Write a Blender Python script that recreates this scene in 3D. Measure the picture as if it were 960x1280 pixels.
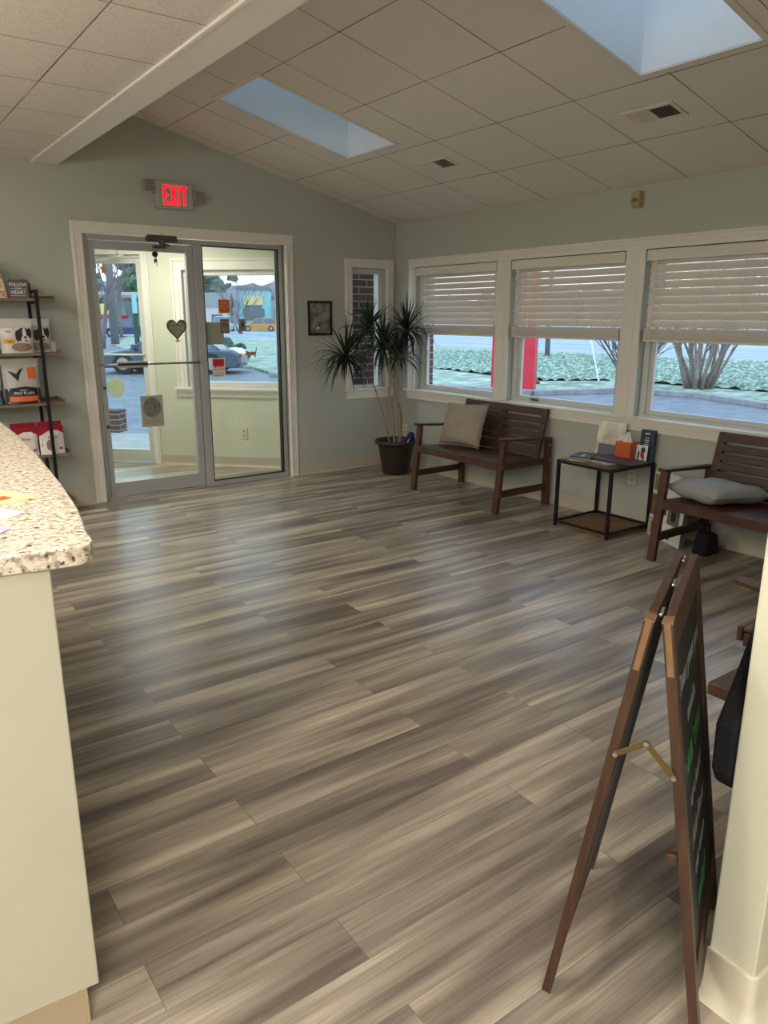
import bpy, bmesh, math, random
from mathutils import Vector, Matrix, noise
random.seed(7)
for o in list(bpy.data.objects): bpy.data.objects.remove(o, do_unlink=True)
S = bpy.context.scene
COL = S.collection
V = Vector
PI = math.pi

# ------------------------------------------------------------------ camera, world, light, exposure
cam_d = bpy.data.cameras.new('camera'); cam = bpy.data.objects.new('camera', cam_d); COL.objects.link(cam)
cr, cu, cf = V((0.80989553, -0.58656993, 0.00222166)), V((0.14786177, 0.20781967, 0.96692703)), V((0.56763203, 0.78278138, -0.25504349))
cam.matrix_world = Matrix(((cr.x, cu.x, -cf.x, -4.7002), (cr.y, cu.y, -cf.y, -6.2885), (cr.z, cu.z, -cf.z, 1.5177), (0, 0, 0, 1)))
cam_d.sensor_fit = 'VERTICAL'; cam_d.sensor_height = 24; cam_d.lens = 928.99 / 1280 * 24
cam_d.clip_start = 0.02; cam_d.clip_end = 1000
S.camera = cam
S.view_settings.view_transform = 'Standard'; S.view_settings.look = 'None'
S.view_settings.gamma = 1; S.view_settings.use_curve_mapping = False
S.view_settings.exposure = 0.75

def lin(c): return tuple((v / 12.92 if v <= 0.04045 else ((v + 0.055) / 1.055) ** 2.4) for v in (x / 255 for x in c))
w = bpy.data.worlds.new('sky'); S.world = w; w.use_nodes = True
nt = w.node_tree; nt.nodes.clear()
out = nt.nodes.new('ShaderNodeOutputWorld'); bg = nt.nodes.new('ShaderNodeBackground')
tc = nt.nodes.new('ShaderNodeTexCoord'); sx = nt.nodes.new('ShaderNodeSeparateXYZ'); rp = nt.nodes.new('ShaderNodeValToRGB')
nt.links.new(tc.outputs['Generated'], sx.inputs[0]); nt.links.new(sx.outputs['Z'], rp.inputs[0])
rp.color_ramp.elements[0].position = 0.0; rp.color_ramp.elements[0].color = (1.0, 1.02, 1.08, 1)
rp.color_ramp.elements[1].position = 0.55; rp.color_ramp.elements[1].color = (0.66, 0.88, 1.2, 1)
nt.links.new(rp.outputs[0], bg.inputs[0]); bg.inputs[1].default_value = 1.3
nt.links.new(bg.outputs[0], out.inputs[0])

def area(name, loc, size, energy, color, rot=(0, 0, 0), sy=None):
    d = bpy.data.lights.new(name, 'AREA'); d.energy = energy; d.color = color; d.size = size
    if sy: d.shape = 'RECTANGLE'; d.size_y = sy
    o = bpy.data.objects.new(name, d); o.location = loc; o.rotation_euler = rot; COL.objects.link(o); return o
WARM = (1.0, 0.98, 0.97)
area('reception_lamp_light', (-5.4, -4.6, 2.585), 1.15, 22, WARM, sy=0.55)
area('reception_lamp_light', (-5.6, -7.3, 2.585), 1.15, 60, WARM, sy=0.55)
area('reception_lamp_light', (-6.2, -2.2, 2.585), 1.15, 26, WARM, sy=0.55)
area('entry_lamp_light', (-2.45, 0.55, 2.33), 0.5, 16, (1.0, 0.96, 0.92))  # added fill light to brighten the vestibule, no fixture behind it

# ------------------------------------------------------------------ materials
MATS = {}
def mat(name, col, rough=0.6, metal=0.0, noise_s=0, noise_a=0.0, bump=0.0, bump_s=None, spec=0.5, emis=None, es=0, trans=0, stretch=None, coat=0):
    if name in MATS: return MATS[name]
    m = bpy.data.materials.new(name); m.use_nodes = True; n = m.node_tree; b = n.nodes['Principled BSDF']
    c = lin(col) + (1,)
    b.inputs['Base Color'].default_value = c; b.inputs['Roughness'].default_value = rough; b.inputs['Metallic'].default_value = metal
    b.inputs['Specular IOR Level'].default_value = spec; b.inputs['Coat Weight'].default_value = coat
    if emis: b.inputs['Emission Color'].default_value = lin(emis) + (1,); b.inputs['Emission Strength'].default_value = es
    t = n.nodes.new('ShaderNodeTexCoord'); mp = n.nodes.new('ShaderNodeMapping'); n.links.new(t.outputs['Object'], mp.inputs[0])
    if stretch: mp.inputs['Scale'].default_value = stretch
    ns = n.nodes.new('ShaderNodeTexNoise'); ns.inputs['Scale'].default_value = noise_s or 12; ns.inputs['Detail'].default_value = 5
    n.links.new(mp.outputs[0], ns.inputs[0])
    mx = n.nodes.new('ShaderNodeMix'); mx.data_type = 'RGBA'; mx.blend_type = 'MULTIPLY'; mx.inputs[0].default_value = 1
    cr_ = n.nodes.new('ShaderNodeValToRGB'); a = max(noise_a, 0.02)
    cr_.color_ramp.elements[0].position = 0.3; cr_.color_ramp.elements[0].color = (1 - a,) * 3 + (1,)
    cr_.color_ramp.elements[1].position = 0.7; cr_.color_ramp.elements[1].color = (1 + a * 0.6,) * 3 + (1,)
    n.links.new(ns.outputs['Fac'], cr_.inputs[0]); mx.inputs['A'].default_value = c; n.links.new(cr_.outputs[0], mx.inputs['B'])
    n.links.new(mx.outputs['Result'], b.inputs['Base Color'])
    if bump:
        bp = n.nodes.new('ShaderNodeBump'); bp.inputs['Strength'].default_value = bump; bp.inputs['Distance'].default_value = 0.01
        n2 = n.nodes.new('ShaderNodeTexNoise'); n2.inputs['Scale'].default_value = bump_s or 60; n2.inputs['Detail'].default_value = 4
        n.links.new(mp.outputs[0], n2.inputs[0]); n.links.new(n2.outputs['Fac'], bp.inputs['Height']); n.links.new(bp.outputs[0], b.inputs['Normal'])
    MATS[name] = m; return m

def two_tone(name, c1, c2, scale, lo=0.4, hi=0.6, rough=0.8, stretch=None, bump=0.0, c3=None, kind='noise', detail=6, tint=None, cool=0):
    m = bpy.data.materials.new(name); m.use_nodes = True; n = m.node_tree; b = n.nodes['Principled BSDF']; b.inputs['Roughness'].default_value = rough
    t = n.nodes.new('ShaderNodeTexCoord'); mp = n.nodes.new('ShaderNodeMapping'); n.links.new(t.outputs['Object'], mp.inputs[0])
    if stretch: mp.inputs['Scale'].default_value = stretch
    ns = n.nodes.new('ShaderNodeTexNoise'); ns.inputs['Scale'].default_value = scale; ns.inputs['Detail'].default_value = detail
    n.links.new(mp.outputs[0], ns.inputs[0])
    r = n.nodes.new('ShaderNodeValToRGB'); r.color_ramp.elements[0].position = lo; r.color_ramp.elements[0].color = lin(c1) + (1,)
    r.color_ramp.elements[1].position = hi; r.color_ramp.elements[1].color = lin(c2) + (1,)
    if c3: e = r.color_ramp.elements.new((lo + hi) / 2); e.color = lin(c3) + (1,)
    n.links.new(ns.outputs['Fac'], r.inputs[0]); n.links.new(r.outputs[0], b.inputs['Base Color'])
    if bump:
        bp = n.nodes.new('ShaderNodeBump'); bp.inputs['Strength'].default_value = bump; bp.inputs['Distance'].default_value = 0.02
        n.links.new(ns.outputs['Fac'], bp.inputs['Height']); n.links.new(bp.outputs[0], b.inputs['Normal'])
    return m

M_wall = mat('sage_wall_paint', (178, 180, 168), 0.6, noise_s=1.5, noise_a=0.03, bump=0.05, bump_s=180)
M_end = mat('cream_wall_paint', (206, 203, 178), 0.55, noise_s=2.5, noise_a=0.03, bump=0.05, bump_s=150)
M_counterpaint = mat('counter_paint', (186, 182, 160), 0.55, noise_s=3, noise_a=0.03, bump=0.06, bump_s=120)
M_trim = mat('white_trim_paint', (226, 220, 208), 0.4, noise_s=4, noise_a=0.02)
M_base = mat('beige_vinyl_base', (188, 178, 158), 0.5, noise_s=4, noise_a=0.04)
M_alu = mat('anodized_aluminium', (178, 177, 172), 0.42, metal=0.3, noise_s=8, noise_a=0.05)
M_aludark = mat('dark_aluminium', (92, 88, 80), 0.4, metal=0.6)
M_black = mat('black_gasket', (18, 18, 18), 0.5)
M_blackmetal = mat('black_metal', (20, 20, 22), 0.45, metal=0.3)
M_vinyl = mat('window_vinyl', (206, 206, 200), 0.4)
M_blind = mat('blind_slat', (222, 214, 202), 0.45, noise_s=5, noise_a=0.03)
M_wood = mat('brown_stained_wood', (80, 49, 34), 0.42, noise_s=9, noise_a=0.35, stretch=(1, 1, 5), bump=0.06, bump_s=30)
M_woodlong = mat('brown_stained_slat', (72, 46, 33), 0.42, noise_s=9, noise_a=0.35, stretch=(6, 1, 6), bump=0.06, bump_s=30)
M_easel = mat('walnut_easel_wood', (68, 44, 28), 0.4, noise_s=10, noise_a=0.4, stretch=(5, 5, 0.7), bump=0.05)
M_easelend = mat('light_end_grain', (120, 90, 60), 0.5, noise_s=30, noise_a=0.2)
M_top = mat('rustic_table_wood', (112, 82, 58), 0.5, noise_s=8, noise_a=0.35, stretch=(5, 1, 1))
M_shelfwood = mat('grey_brown_shelf_wood', (122, 104, 84), 0.55, noise_s=8, noise_a=0.25, stretch=(1, 6, 6))
M_white = mat('white_paper', (226, 224, 214), 0.6)
M_offwhite = mat('offwhite_paper', (205, 196, 176), 0.6)
M_steel = mat('brushed_steel', (170, 168, 160), 0.3, metal=0.9)
M_navy = mat('navy_cover', (38, 50, 74), 0.35)
M_grey = mat('grey_cover', (110, 112, 116), 0.5)
M_orange = mat('orange_card', (196, 92, 44), 0.5)
M_fabric1 = mat('taupe_cushion_fabric', (158, 144, 128), 0.85, noise_s=40, noise_a=0.1, bump=0.2, bump_s=300)
M_fabric2 = mat('grey_cushion_fabric', (160, 158, 152), 0.8, noise_s=40, noise_a=0.08, bump=0.2, bump_s=300)
M_leaf = mat('dracaena_leaf', (44, 66, 40), 0.4, noise_s=20, noise_a=0.35)
M_leaf2 = mat('dracaena_leaf_dark', (32, 46, 32), 0.4, noise_s=20, noise_a=0.35)
M_cane = mat('dracaena_cane', (150, 130, 98), 0.7, noise_s=30, noise_a=0.3, bump=0.3, bump_s=60)
M_pot = mat('dark_brown_pot', (44, 34, 30), 0.4, noise_s=6, noise_a=0.1)
M_soil = mat('potting_soil', (58, 46, 36), 0.95, noise_s=60, noise_a=0.4, bump=0.8, bump_s=60)
M_chalk = mat('chalkboard', (30, 32, 31), 0.55, noise_s=4, noise_a=0.25)
M_chalkw = mat('white_chalk', (104, 106, 102), 0.9)
M_chalkg = mat('green_chalk', (40, 104, 50), 0.9)
M_boardback = mat('board_back', (104, 100, 94), 0.7)
M_brass = mat('aged_brass', (110, 92, 58), 0.4, metal=0.7)
M_red = mat('red_paint', (215, 40, 62), 0.45)
M_cloth = mat('black_cloth', (12, 12, 14), 0.9)
M_glow = mat('lamp_diffuser', (255, 240, 210), 0.5, emis=(255, 236, 200), es=2.0)

def glass(name, tint=(0.94, 0.97, 0.95), refl=1.0):
    m = bpy.data.materials.new(name); m.use_nodes = True; n = m.node_tree; n.nodes.clear()
    o = n.nodes.new('ShaderNodeOutputMaterial'); mx = n.nodes.new('ShaderNodeMixShader'); tr = n.nodes.new('ShaderNodeBsdfTransparent')
    gl = n.nodes.new('ShaderNodeBsdfGlossy'); fr = n.nodes.new('ShaderNodeFresnel'); fr.inputs[0].default_value = 1.45
    tr.inputs[0].default_value = tint + (1,); gl.inputs['Roughness'].default_value = 0.01
    mu = n.nodes.new('ShaderNodeMath'); mu.operation = 'MULTIPLY'; mu.inputs[1].default_value = refl
    ge = n.nodes.new('ShaderNodeNewGeometry'); iv = n.nodes.new('ShaderNodeMath'); iv.operation = 'SUBTRACT'; iv.inputs[0].default_value = 1; n.links.new(ge.outputs['Backfacing'], iv.inputs[1])
    m2 = n.nodes.new('ShaderNodeMath'); m2.operation = 'MULTIPLY'; n.links.new(mu.outputs[0], m2.inputs[0]); n.links.new(iv.outputs[0], m2.inputs[1])
    n.links.new(fr.outputs[0], mu.inputs[0]); n.links.new(m2.outputs[0], mx.inputs[0]); n.links.new(tr.outputs[0], mx.inputs[1]); n.links.new(gl.outputs[0], mx.inputs[2]); n.links.new(mx.outputs[0], o.inputs[0])
    return m
M_glass = glass('clear_glass')

def floor_mat():
    m = bpy.data.materials.new('vinyl_plank_floor'); m.use_nodes = True; n = m.node_tree; L = n.links; b = n.nodes['Principled BSDF']
    t = n.nodes.new('ShaderNodeTexCoord')
    br = n.nodes.new('ShaderNodeTexBrick'); br.offset = 0.37; br.offset_frequency = 2; br.squash = 1
    br.inputs['Scale'].default_value = 1; br.inputs['Brick Width'].default_value = 1.22; br.inputs['Row Height'].default_value = 0.152
    br.inputs['Mortar Size'].default_value = 0.0011; br.inputs['Mortar Smooth'].default_value = 0.3
    br.inputs['Color1'].default_value = (0, 0, 0, 1); br.inputs['Color2'].default_value = (1, 1, 1, 1); br.inputs['Mortar'].default_value = (0.5, 0.5, 0.5, 1)
    mp0 = n.nodes.new('ShaderNodeMapping'); mp0.inputs['Location'].default_value = (0.2, 0.058, 0)
    L.new(t.outputs['Object'], mp0.inputs[0]); L.new(mp0.outputs[0], br.inputs[0])
    # plank-wise shifted coordinates so that the grain breaks at each joint
    sc = n.nodes.new('ShaderNodeVectorMath'); sc.operation = 'SCALE'; sc.inputs['Scale'].default_value = 3.0; L.new(br.outputs['Color'], sc.inputs[0])
    ad = n.nodes.new('ShaderNodeVectorMath'); L.new(t.outputs['Object'], ad.inputs[0]); L.new(sc.outputs[0], ad.inputs[1])
    def ns(stretch, scale, det, dist=0.0, src=ad):
        mp = n.nodes.new('ShaderNodeMapping'); mp.inputs['Scale'].default_value = stretch; L.new(src.outputs[0], mp.inputs[0])
        q = n.nodes.new('ShaderNodeTexNoise'); q.inputs['Scale'].default_value = scale; q.inputs['Detail'].default_value = det; q.inputs['Distortion'].default_value = dist
        L.new(mp.outputs[0], q.inputs[0]); return q
    wide = ns((0.5, 6.0, 1), 1.7, 2.0, 0.3)
    fine = ns((0.7, 22, 1), 3.2, 9, 1.2)
    r1 = n.nodes.new('ShaderNodeValToRGB'); e = r1.color_ramp.elements
    e[0].position = 0.33; e[0].color = lin((114, 102, 91)) + (1,); e[1].position = 0.68; e[1].color = lin((202, 188, 166)) + (1,)
    k = e.new(0.5); k.color = lin((156, 144, 127)) + (1,)
    L.new(wide.outputs['Fac'], r1.inputs[0])
    r2 = n.nodes.new('ShaderNodeValToRGB'); r2.color_ramp.elements[0].position = 0.3; r2.color_ramp.elements[0].color = (0.70, 0.68, 0.66, 1)
    r2.color_ramp.elements[1].position = 0.62; r2.color_ramp.elements[1].color = (1.08, 1.08, 1.07, 1); L.new(fine.outputs['Fac'], r2.inputs[0])
    m1 = n.nodes.new('ShaderNodeMix'); m1.data_type = 'RGBA'; m1.blend_type = 'MULTIPLY'; m1.inputs[0].default_value = 1
    L.new(r1.outputs[0], m1.inputs['A']); L.new(r2.outputs[0], m1.inputs['B'])
    r3 = n.nodes.new('ShaderNodeValToRGB'); r3.color_ramp.elements[0].color = (0.91, 0.91, 0.92, 1); r3.color_ramp.elements[1].color = (1.08, 1.07, 1.05, 1)
    L.new(br.outputs['Color'], r3.inputs[0])
    m2 = n.nodes.new('ShaderNodeMix'); m2.data_type = 'RGBA'; m2.blend_type = 'MULTIPLY'; m2.inputs[0].default_value = 1
    L.new(m1.outputs['Result'], m2.inputs['A']); L.new(r3.outputs[0], m2.inputs['B'])
    m3 = n.nodes.new('ShaderNodeMix'); m3.data_type = 'RGBA'; L.new(br.outputs['Fac'], m3.inputs[0]); L.new(m2.outputs['Result'], m3.inputs['A'])
    m3.inputs['B'].default_value = lin((108, 96, 84)) + (1,)
    L.new(m3.outputs['Result'], b.inputs['Base Color'])
    b.inputs['Roughness'].default_value = 0.31; b.inputs['Specular IOR Level'].default_value = 0.55
    bp = n.nodes.new('ShaderNodeBump'); bp.inputs['Strength'].default_value = 0.12; bp.inputs['Distance'].default_value = 0.004
    L.new(fine.outputs['Fac'], bp.inputs['Height']); L.new(bp.outputs[0], b.inputs['Normal'])
    return m
M_floor = floor_mat()

def granite():
    m = bpy.data.materials.new('speckled_laminate'); m.use_nodes = True; n = m.node_tree; L = n.links; b = n.nodes['Principled BSDF']; b.inputs['Roughness'].default_value = 0.4
    t = n.nodes.new('ShaderNodeTexCoord')
    def ns(s, d): q = n.nodes.new('ShaderNodeTexNoise'); q.inputs['Scale'].default_value = s; q.inputs['Detail'].default_value = d; L.new(t.outputs['Object'], q.inputs[0]); return q
    a = ns(70, 3); c = ns(120, 2); d = ns(38, 2)
    r = n.nodes.new('ShaderNodeValToRGB'); e = r.color_ramp.elements
    e[0].position = 0.36; e[0].color = lin((150, 136, 118)) + (1,); e[1].position = 0.56; e[1].color = lin((216, 204, 182)) + (1,); L.new(a.outputs[0], r.inputs[0])
    r2 = n.nodes.new('ShaderNodeValToRGB'); e = r2.color_ramp.elements
    e[0].position = 0.30; e[0].color = lin((92, 84, 80)) + (1,); e[1].position = 0.40; e[1].color = (1, 1, 1, 1); L.new(c.outputs[0], r2.inputs[0])
    r3 = n.nodes.new('ShaderNodeValToRGB'); e = r3.color_ramp.elements
    e[0].position = 0.27; e[0].color = lin((70, 62, 66)) + (1,); e[1].position = 0.37; e[1].color = (1, 1, 1, 1); L.new(d.outputs[0], r3.inputs[0])
    x = n.nodes.new('ShaderNodeMix'); x.data_type = 'RGBA'; x.blend_type = 'MULTIPLY'; x.inputs[0].default_value = 1; L.new(r.outputs[0], x.inputs['A']); L.new(r2.outputs[0], x.inputs['B'])
    y = n.nodes.new('ShaderNodeMix'); y.data_type = 'RGBA'; y.blend_type = 'MULTIPLY'; y.inputs[0].default_value = 1; L.new(x.outputs['Result'], y.inputs['A']); L.new(r3.outputs[0], y.inputs['B'])
    L.new(y.outputs['Result'], b.inputs['Base Color']); return m
M_granite = granite()

def ceil_mat(name, px, x0, py, y0):
    # suspended tiles: a thin shadow joint beside each T-bar, slightly broken up
    m = bpy.data.materials.new(name); m.use_nodes = True; n = m.node_tree; L = n.links; b = n.nodes['Principled BSDF']; b.inputs['Roughness'].default_value = 0.9
    t = n.nodes.new('ShaderNodeTexCoord'); s = n.nodes.new('ShaderNodeSeparateXYZ'); L.new(t.outputs['Object'], s.inputs[0])
    def M(op, a, b_=None):
        q = n.nodes.new('ShaderNodeMath'); q.operation = op
        for i, v in enumerate((a, b_)):
            if v is None: continue
            if isinstance(v, (int, float)): q.inputs[i].default_value = v
            else: L.new(v, q.inputs[i])
        return q.outputs[0]
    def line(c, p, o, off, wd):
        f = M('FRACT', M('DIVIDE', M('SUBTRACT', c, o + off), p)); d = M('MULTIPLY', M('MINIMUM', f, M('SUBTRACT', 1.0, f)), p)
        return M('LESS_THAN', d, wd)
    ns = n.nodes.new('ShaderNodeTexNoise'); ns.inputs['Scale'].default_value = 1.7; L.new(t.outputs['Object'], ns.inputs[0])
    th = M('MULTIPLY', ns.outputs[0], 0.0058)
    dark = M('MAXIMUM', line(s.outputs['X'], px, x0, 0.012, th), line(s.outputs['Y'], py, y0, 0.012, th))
    bar = M('MAXIMUM', line(s.outputs['X'], px, x0, 0, 0.012), line(s.outputs['Y'], py, y0, 0, 0.012))
    sp = n.nodes.new('ShaderNodeTexNoise'); sp.inputs['Scale'].default_value = 130; sp.inputs['Detail'].default_value = 3; L.new(t.outputs['Object'], sp.inputs[0])
    r = n.nodes.new('ShaderNodeValToRGB'); r.color_ramp.elements[0].position = 0.32; r.color_ramp.elements[0].color = lin((202, 194, 185)) + (1,)
    r.color_ramp.elements[1].position = 0.5; r.color_ramp.elements[1].color = lin((228, 220, 211)) + (1,); L.new(sp.outputs[0], r.inputs[0])
    a = n.nodes.new('ShaderNodeMix'); a.data_type = 'RGBA'; L.new(bar, a.inputs[0]); L.new(r.outputs[0], a.inputs['A']); a.inputs['B'].default_value = lin((222, 212, 200)) + (1,)
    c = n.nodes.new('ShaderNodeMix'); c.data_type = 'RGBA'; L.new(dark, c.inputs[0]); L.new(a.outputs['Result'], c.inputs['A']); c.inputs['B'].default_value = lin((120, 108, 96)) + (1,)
    L.new(c.outputs['Result'], b.inputs['Base Color'])
    bp = n.nodes.new('ShaderNodeBump'); bp.inputs['Strength'].default_value = 0.15; bp.inputs['Distance'].default_value = 0.004; L.new(sp.outputs[0], bp.inputs['Height']); L.new(bp.outputs[0], b.inputs['Normal'])
    return m

def brick_mat(name):
    m = bpy.data.materials.new(name); m.use_nodes = True; n = m.node_tree; L = n.links; b = n.nodes['Principled BSDF']; b.inputs['Roughness'].default_value = 0.9
    t = n.nodes.new('ShaderNodeTexCoord'); s = n.nodes.new('ShaderNodeSeparateXYZ'); L.new(t.outputs['Object'], s.inputs[0])
    ad = n.nodes.new('ShaderNodeMath'); L.new(s.outputs['X'], ad.inputs[0]); L.new(s.outputs['Y'], ad.inputs[1])
    c = n.nodes.new('ShaderNodeCombineXYZ'); L.new(ad.outputs[0], c.inputs[0]); L.new(s.outputs['Z'], c.inputs[1])
    br = n.nodes.new('ShaderNodeTexBrick'); L.new(c.outputs[0], br.inputs[0]); br.inputs['Scale'].default_value = 1
    br.inputs['Brick Width'].default_value = 0.203; br.inputs['Row Height'].default_value = 0.0725; br.inputs['Mortar Size'].default_value = 0.0055
    br.inputs['Color1'].default_value = lin((104, 72, 66)) + (1,); br.inputs['Color2'].default_value = lin((84, 60, 58)) + (1,); br.inputs['Mortar'].default_value = lin((178, 164, 148)) + (1,)
    L.new(br.outputs['Color'], b.inputs['Base Color'])
    bp = n.nodes.new('ShaderNodeBump'); bp.invert = True; bp.inputs['Distance'].default_value = 0.006; L.new(br.outputs['Fac'], bp.inputs['Height']); L.new(bp.outputs[0], b.inputs['Normal'])
    return m
M_brick = brick_mat('dark_red_brick')

# ------------------------------------------------------------------ mesh helpers
class MB:
    def __init__(s, M=None): s.v = []; s.f = []; s.m = []; s.M = M
    def add(s, vs, fs, m=0):
        k = len(s.v); s.v += [tuple(s.M @ V(q)) if s.M else tuple(q) for q in vs]; s.f += [tuple(i + k for i in f) for f in fs]; s.m += [m] * len(fs); return s
    def hexa(s, p, m=0): return s.add(p, [(0, 3, 2, 1), (4, 5, 6, 7), (0, 1, 5, 4), (1, 2, 6, 5), (2, 3, 7, 6), (3, 0, 4, 7)], m)
    def box(s, x0, x1, y0, y1, z0, z1, m=0):
        return s.hexa([(x0, y0, z0), (x1, y0, z0), (x1, y1, z0), (x0, y1, z0), (x0, y0, z1), (x1, y0, z1), (x1, y1, z1), (x0, y1, z1)], m)
    def bar(s, a, b, w, t, up=(0, 0, 1), m=0):
        # box from a to b with width w along side, thickness t along up-ish
        a, b = V(a), V(b); d = (b - a).normalized(); u = V(up); sd = d.cross(u)
        if sd.length < 1e-4: sd = d.cross(V((1, 0, 0)))
        sd.normalize(); u = sd.cross(d).normalized(); h = sd * w / 2; k = u * t / 2
        return s.hexa([a - h - k, a + h - k, a + h + k, a - h + k, b - h - k, b + h - k, b + h + k, b - h + k], m)
    def prism(s, pts, axis, a, b, m=0):
        n = len(pts)
        def P(q, c): return {'x': (c, q[0], q[1]), 'y': (q[0], c, q[1]), 'z': (q[0], q[1], c)}[axis]
        vs = [P(q, a) for q in pts] + [P(q, b) for q in pts]
        return s.add(vs, [tuple(range(n - 1, -1, -1)), tuple(range(n, 2 * n))] + [(i, (i + 1) % n, n + (i + 1) % n, n + i) for i in range(n)], m)
    def lathe(s, prof, seg=28, c=(0, 0, 0), m=0, axis=None):
        k = len(prof); vs = []
        R = axis or Matrix.Identity(3)
        for i in range(seg):
            a = 2 * PI * i / seg
            for r, z in prof: vs.append(V(c) + R @ V((r * math.cos(a), r * math.sin(a), z)))
        fs = [(i * k + j, ((i + 1) % seg) * k + j, ((i + 1) % seg) * k + j + 1, i * k + j + 1) for i in range(seg) for j in range(k - 1)]
        return s.add(vs, fs, m)
    def cyl(s, a, b, r, r2=None, seg=12, m=0): return s.tube([a, b], [r, r if r2 is None else r2], seg, m)
    def tube(s, pts, r, seg=8, m=0):
        pts = [V(p) for p in pts]; n = len(pts); R = r if isinstance(r, (list, tuple)) else [r] * n; vs = []
        d0 = (pts[1] - pts[0]).normalized(); u = d0.orthogonal().normalized()
        for i, p in enumerate(pts):
            d = (pts[min(i + 1, n - 1)] - pts[max(i - 1, 0)]).normalized(); u = (u - d * u.dot(d))
            u = u.normalized() if u.length > 1e-5 else d.orthogonal().normalized(); v = d.cross(u)
            for k in range(seg): a = 2 * PI * k / seg; vs.append(p + (u * math.cos(a) + v * math.sin(a)) * R[i])
        fs = [(i * seg + k, i * seg + (k + 1) % seg, (i + 1) * seg + (k + 1) % seg, (i + 1) * seg + k) for i in range(n - 1) for k in range(seg)]
        fs += [tuple(range(seg - 1, -1, -1)), tuple(range((n - 1) * seg, n * seg))]
        return s.add(vs, fs, m)
    def ball(s, c, r, sc=(1, 1, 1), seg=12, ring=8, m=0):
        prof = [(math.sin(PI * i / ring) * r * 1.0, -math.cos(PI * i / ring) * r) for i in range(ring + 1)]
        k = len(s.v); s.lathe([(max(a, 1e-4), b) for a, b in prof], seg, (0, 0, 0), m)
        C = V(c)
        for i in range(k, len(s.v)):
            q = V(s.v[i]); s.v[i] = tuple(V((q.x * sc[0], q.y * sc[1], q.z * sc[2])) + C) if not s.M else s.v[i]
        return s
    def poly(s, pts, m=0): return s.add(pts, [tuple(range(len(pts)))], m)
    def build(s, name, mats, parent=None, bevel=0, smooth=False, subs=0, M=None):
        me = bpy.data.meshes.new(name); me.from_pydata(s.v, [], s.f)
        if not isinstance(mats, (list, tuple)): mats = [mats]
        for q in mats: me.materials.append(q)
        for p, k in zip(me.polygons, s.m): p.material_index = k
        bm = bmesh.new(); bm.from_mesh(me); bmesh.ops.recalc_face_normals(bm, faces=bm.faces); bm.to_mesh(me); bm.free()
        o = bpy.data.objects.new(name, me); COL.objects.link(o)
        if parent: o.parent = parent
        if M: o.matrix_local = M
        if bevel:
            b = o.modifiers.new('b', 'BEVEL'); b.width = bevel; b.segments = 2; b.limit_method = 'ANGLE'; b.angle_limit = 0.6
        if subs: q = o.modifiers.new('s', 'SUBSURF'); q.levels = subs; q.render_levels = subs
        if smooth:
            for p in me.polygons: p.use_smooth = True
        return o
def B(*a): return MB().box(*a)
def tag(o, label, cat, group=None, kind=None):
    o['label'] = label; o['category'] = cat
    if group: o['group'] = group
    if kind: o['kind'] = kind
    return o
def empty(name, loc=(0, 0, 0), rz=0, label=None, cat=None, group=None, M=None):
    o = bpy.data.objects.new(name, None); COL.objects.link(o); o.empty_display_size = 0.1
    if M: o.matrix_world = M
    else: o.location = loc; o.rotation_euler = (0, 0, rz)
    if label: tag(o, label, cat, group)
    return o
def struct(o): o['kind'] = 'structure'; return o
def kids(o): return [c for c in bpy.data.objects if c.parent == o]
def copy_tree(o, parent=None):
    c = o.copy(); COL.objects.link(c)
    if parent: c.parent = parent
    for ch in kids(o): copy_tree(ch, c)
    return c
def frameM(o, x, y):
    x, y = V(x).normalized(), V(y); z = x.cross(y).normalized(); y = z.cross(x)
    return Matrix(((x.x, y.x, z.x, o[0]), (x.y, y.y, z.y, o[1]), (x.z, y.z, z.z, o[2]), (0, 0, 0, 1)))
def text(s, size, m, parent, M, name='lettering', bold=0.0, sx=1.0, ext=0.0004, align='CENTER', shear=0):
    c = bpy.data.curves.new(name, 'FONT'); c.body = s; c.size = size; c.extrude = ext; c.offset = bold; c.align_x = align; c.align_y = 'CENTER'; c.shear = shear
    t = bpy.data.objects.new('t', c); COL.objects.link(t); bpy.context.view_layer.update()
    me = bpy.data.meshes.new_from_object(t.evaluated_get(bpy.context.evaluated_depsgraph_get())); bpy.data.objects.remove(t)
    me.materials.clear(); me.materials.append(m)
    for v in me.vertices: v.co.x *= sx
    o = bpy.data.objects.new(name, me); COL.objects.link(o)
    if parent: o.parent = parent
    o.matrix_local = M; return o
def ell(cx, cy, rx, ry, n=20, rot=0):
    c, s = math.cos(rot), math.sin(rot)
    return [(cx + rx * math.cos(a) * c - ry * math.sin(a) * s, cy + rx * math.cos(a) * s + ry * math.sin(a) * c) for a in (2 * PI * i / n for i in range(n))]

# diagonal frame of the entry vestibule: x along the diagonal wall, y outward
DG = Matrix(((-0.70711, 0.70711, 0, -0.70), (0.70711, 0.70711, 0, 0), (0, 0, 1, 0), (0, 0, 0, 1)))

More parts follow.
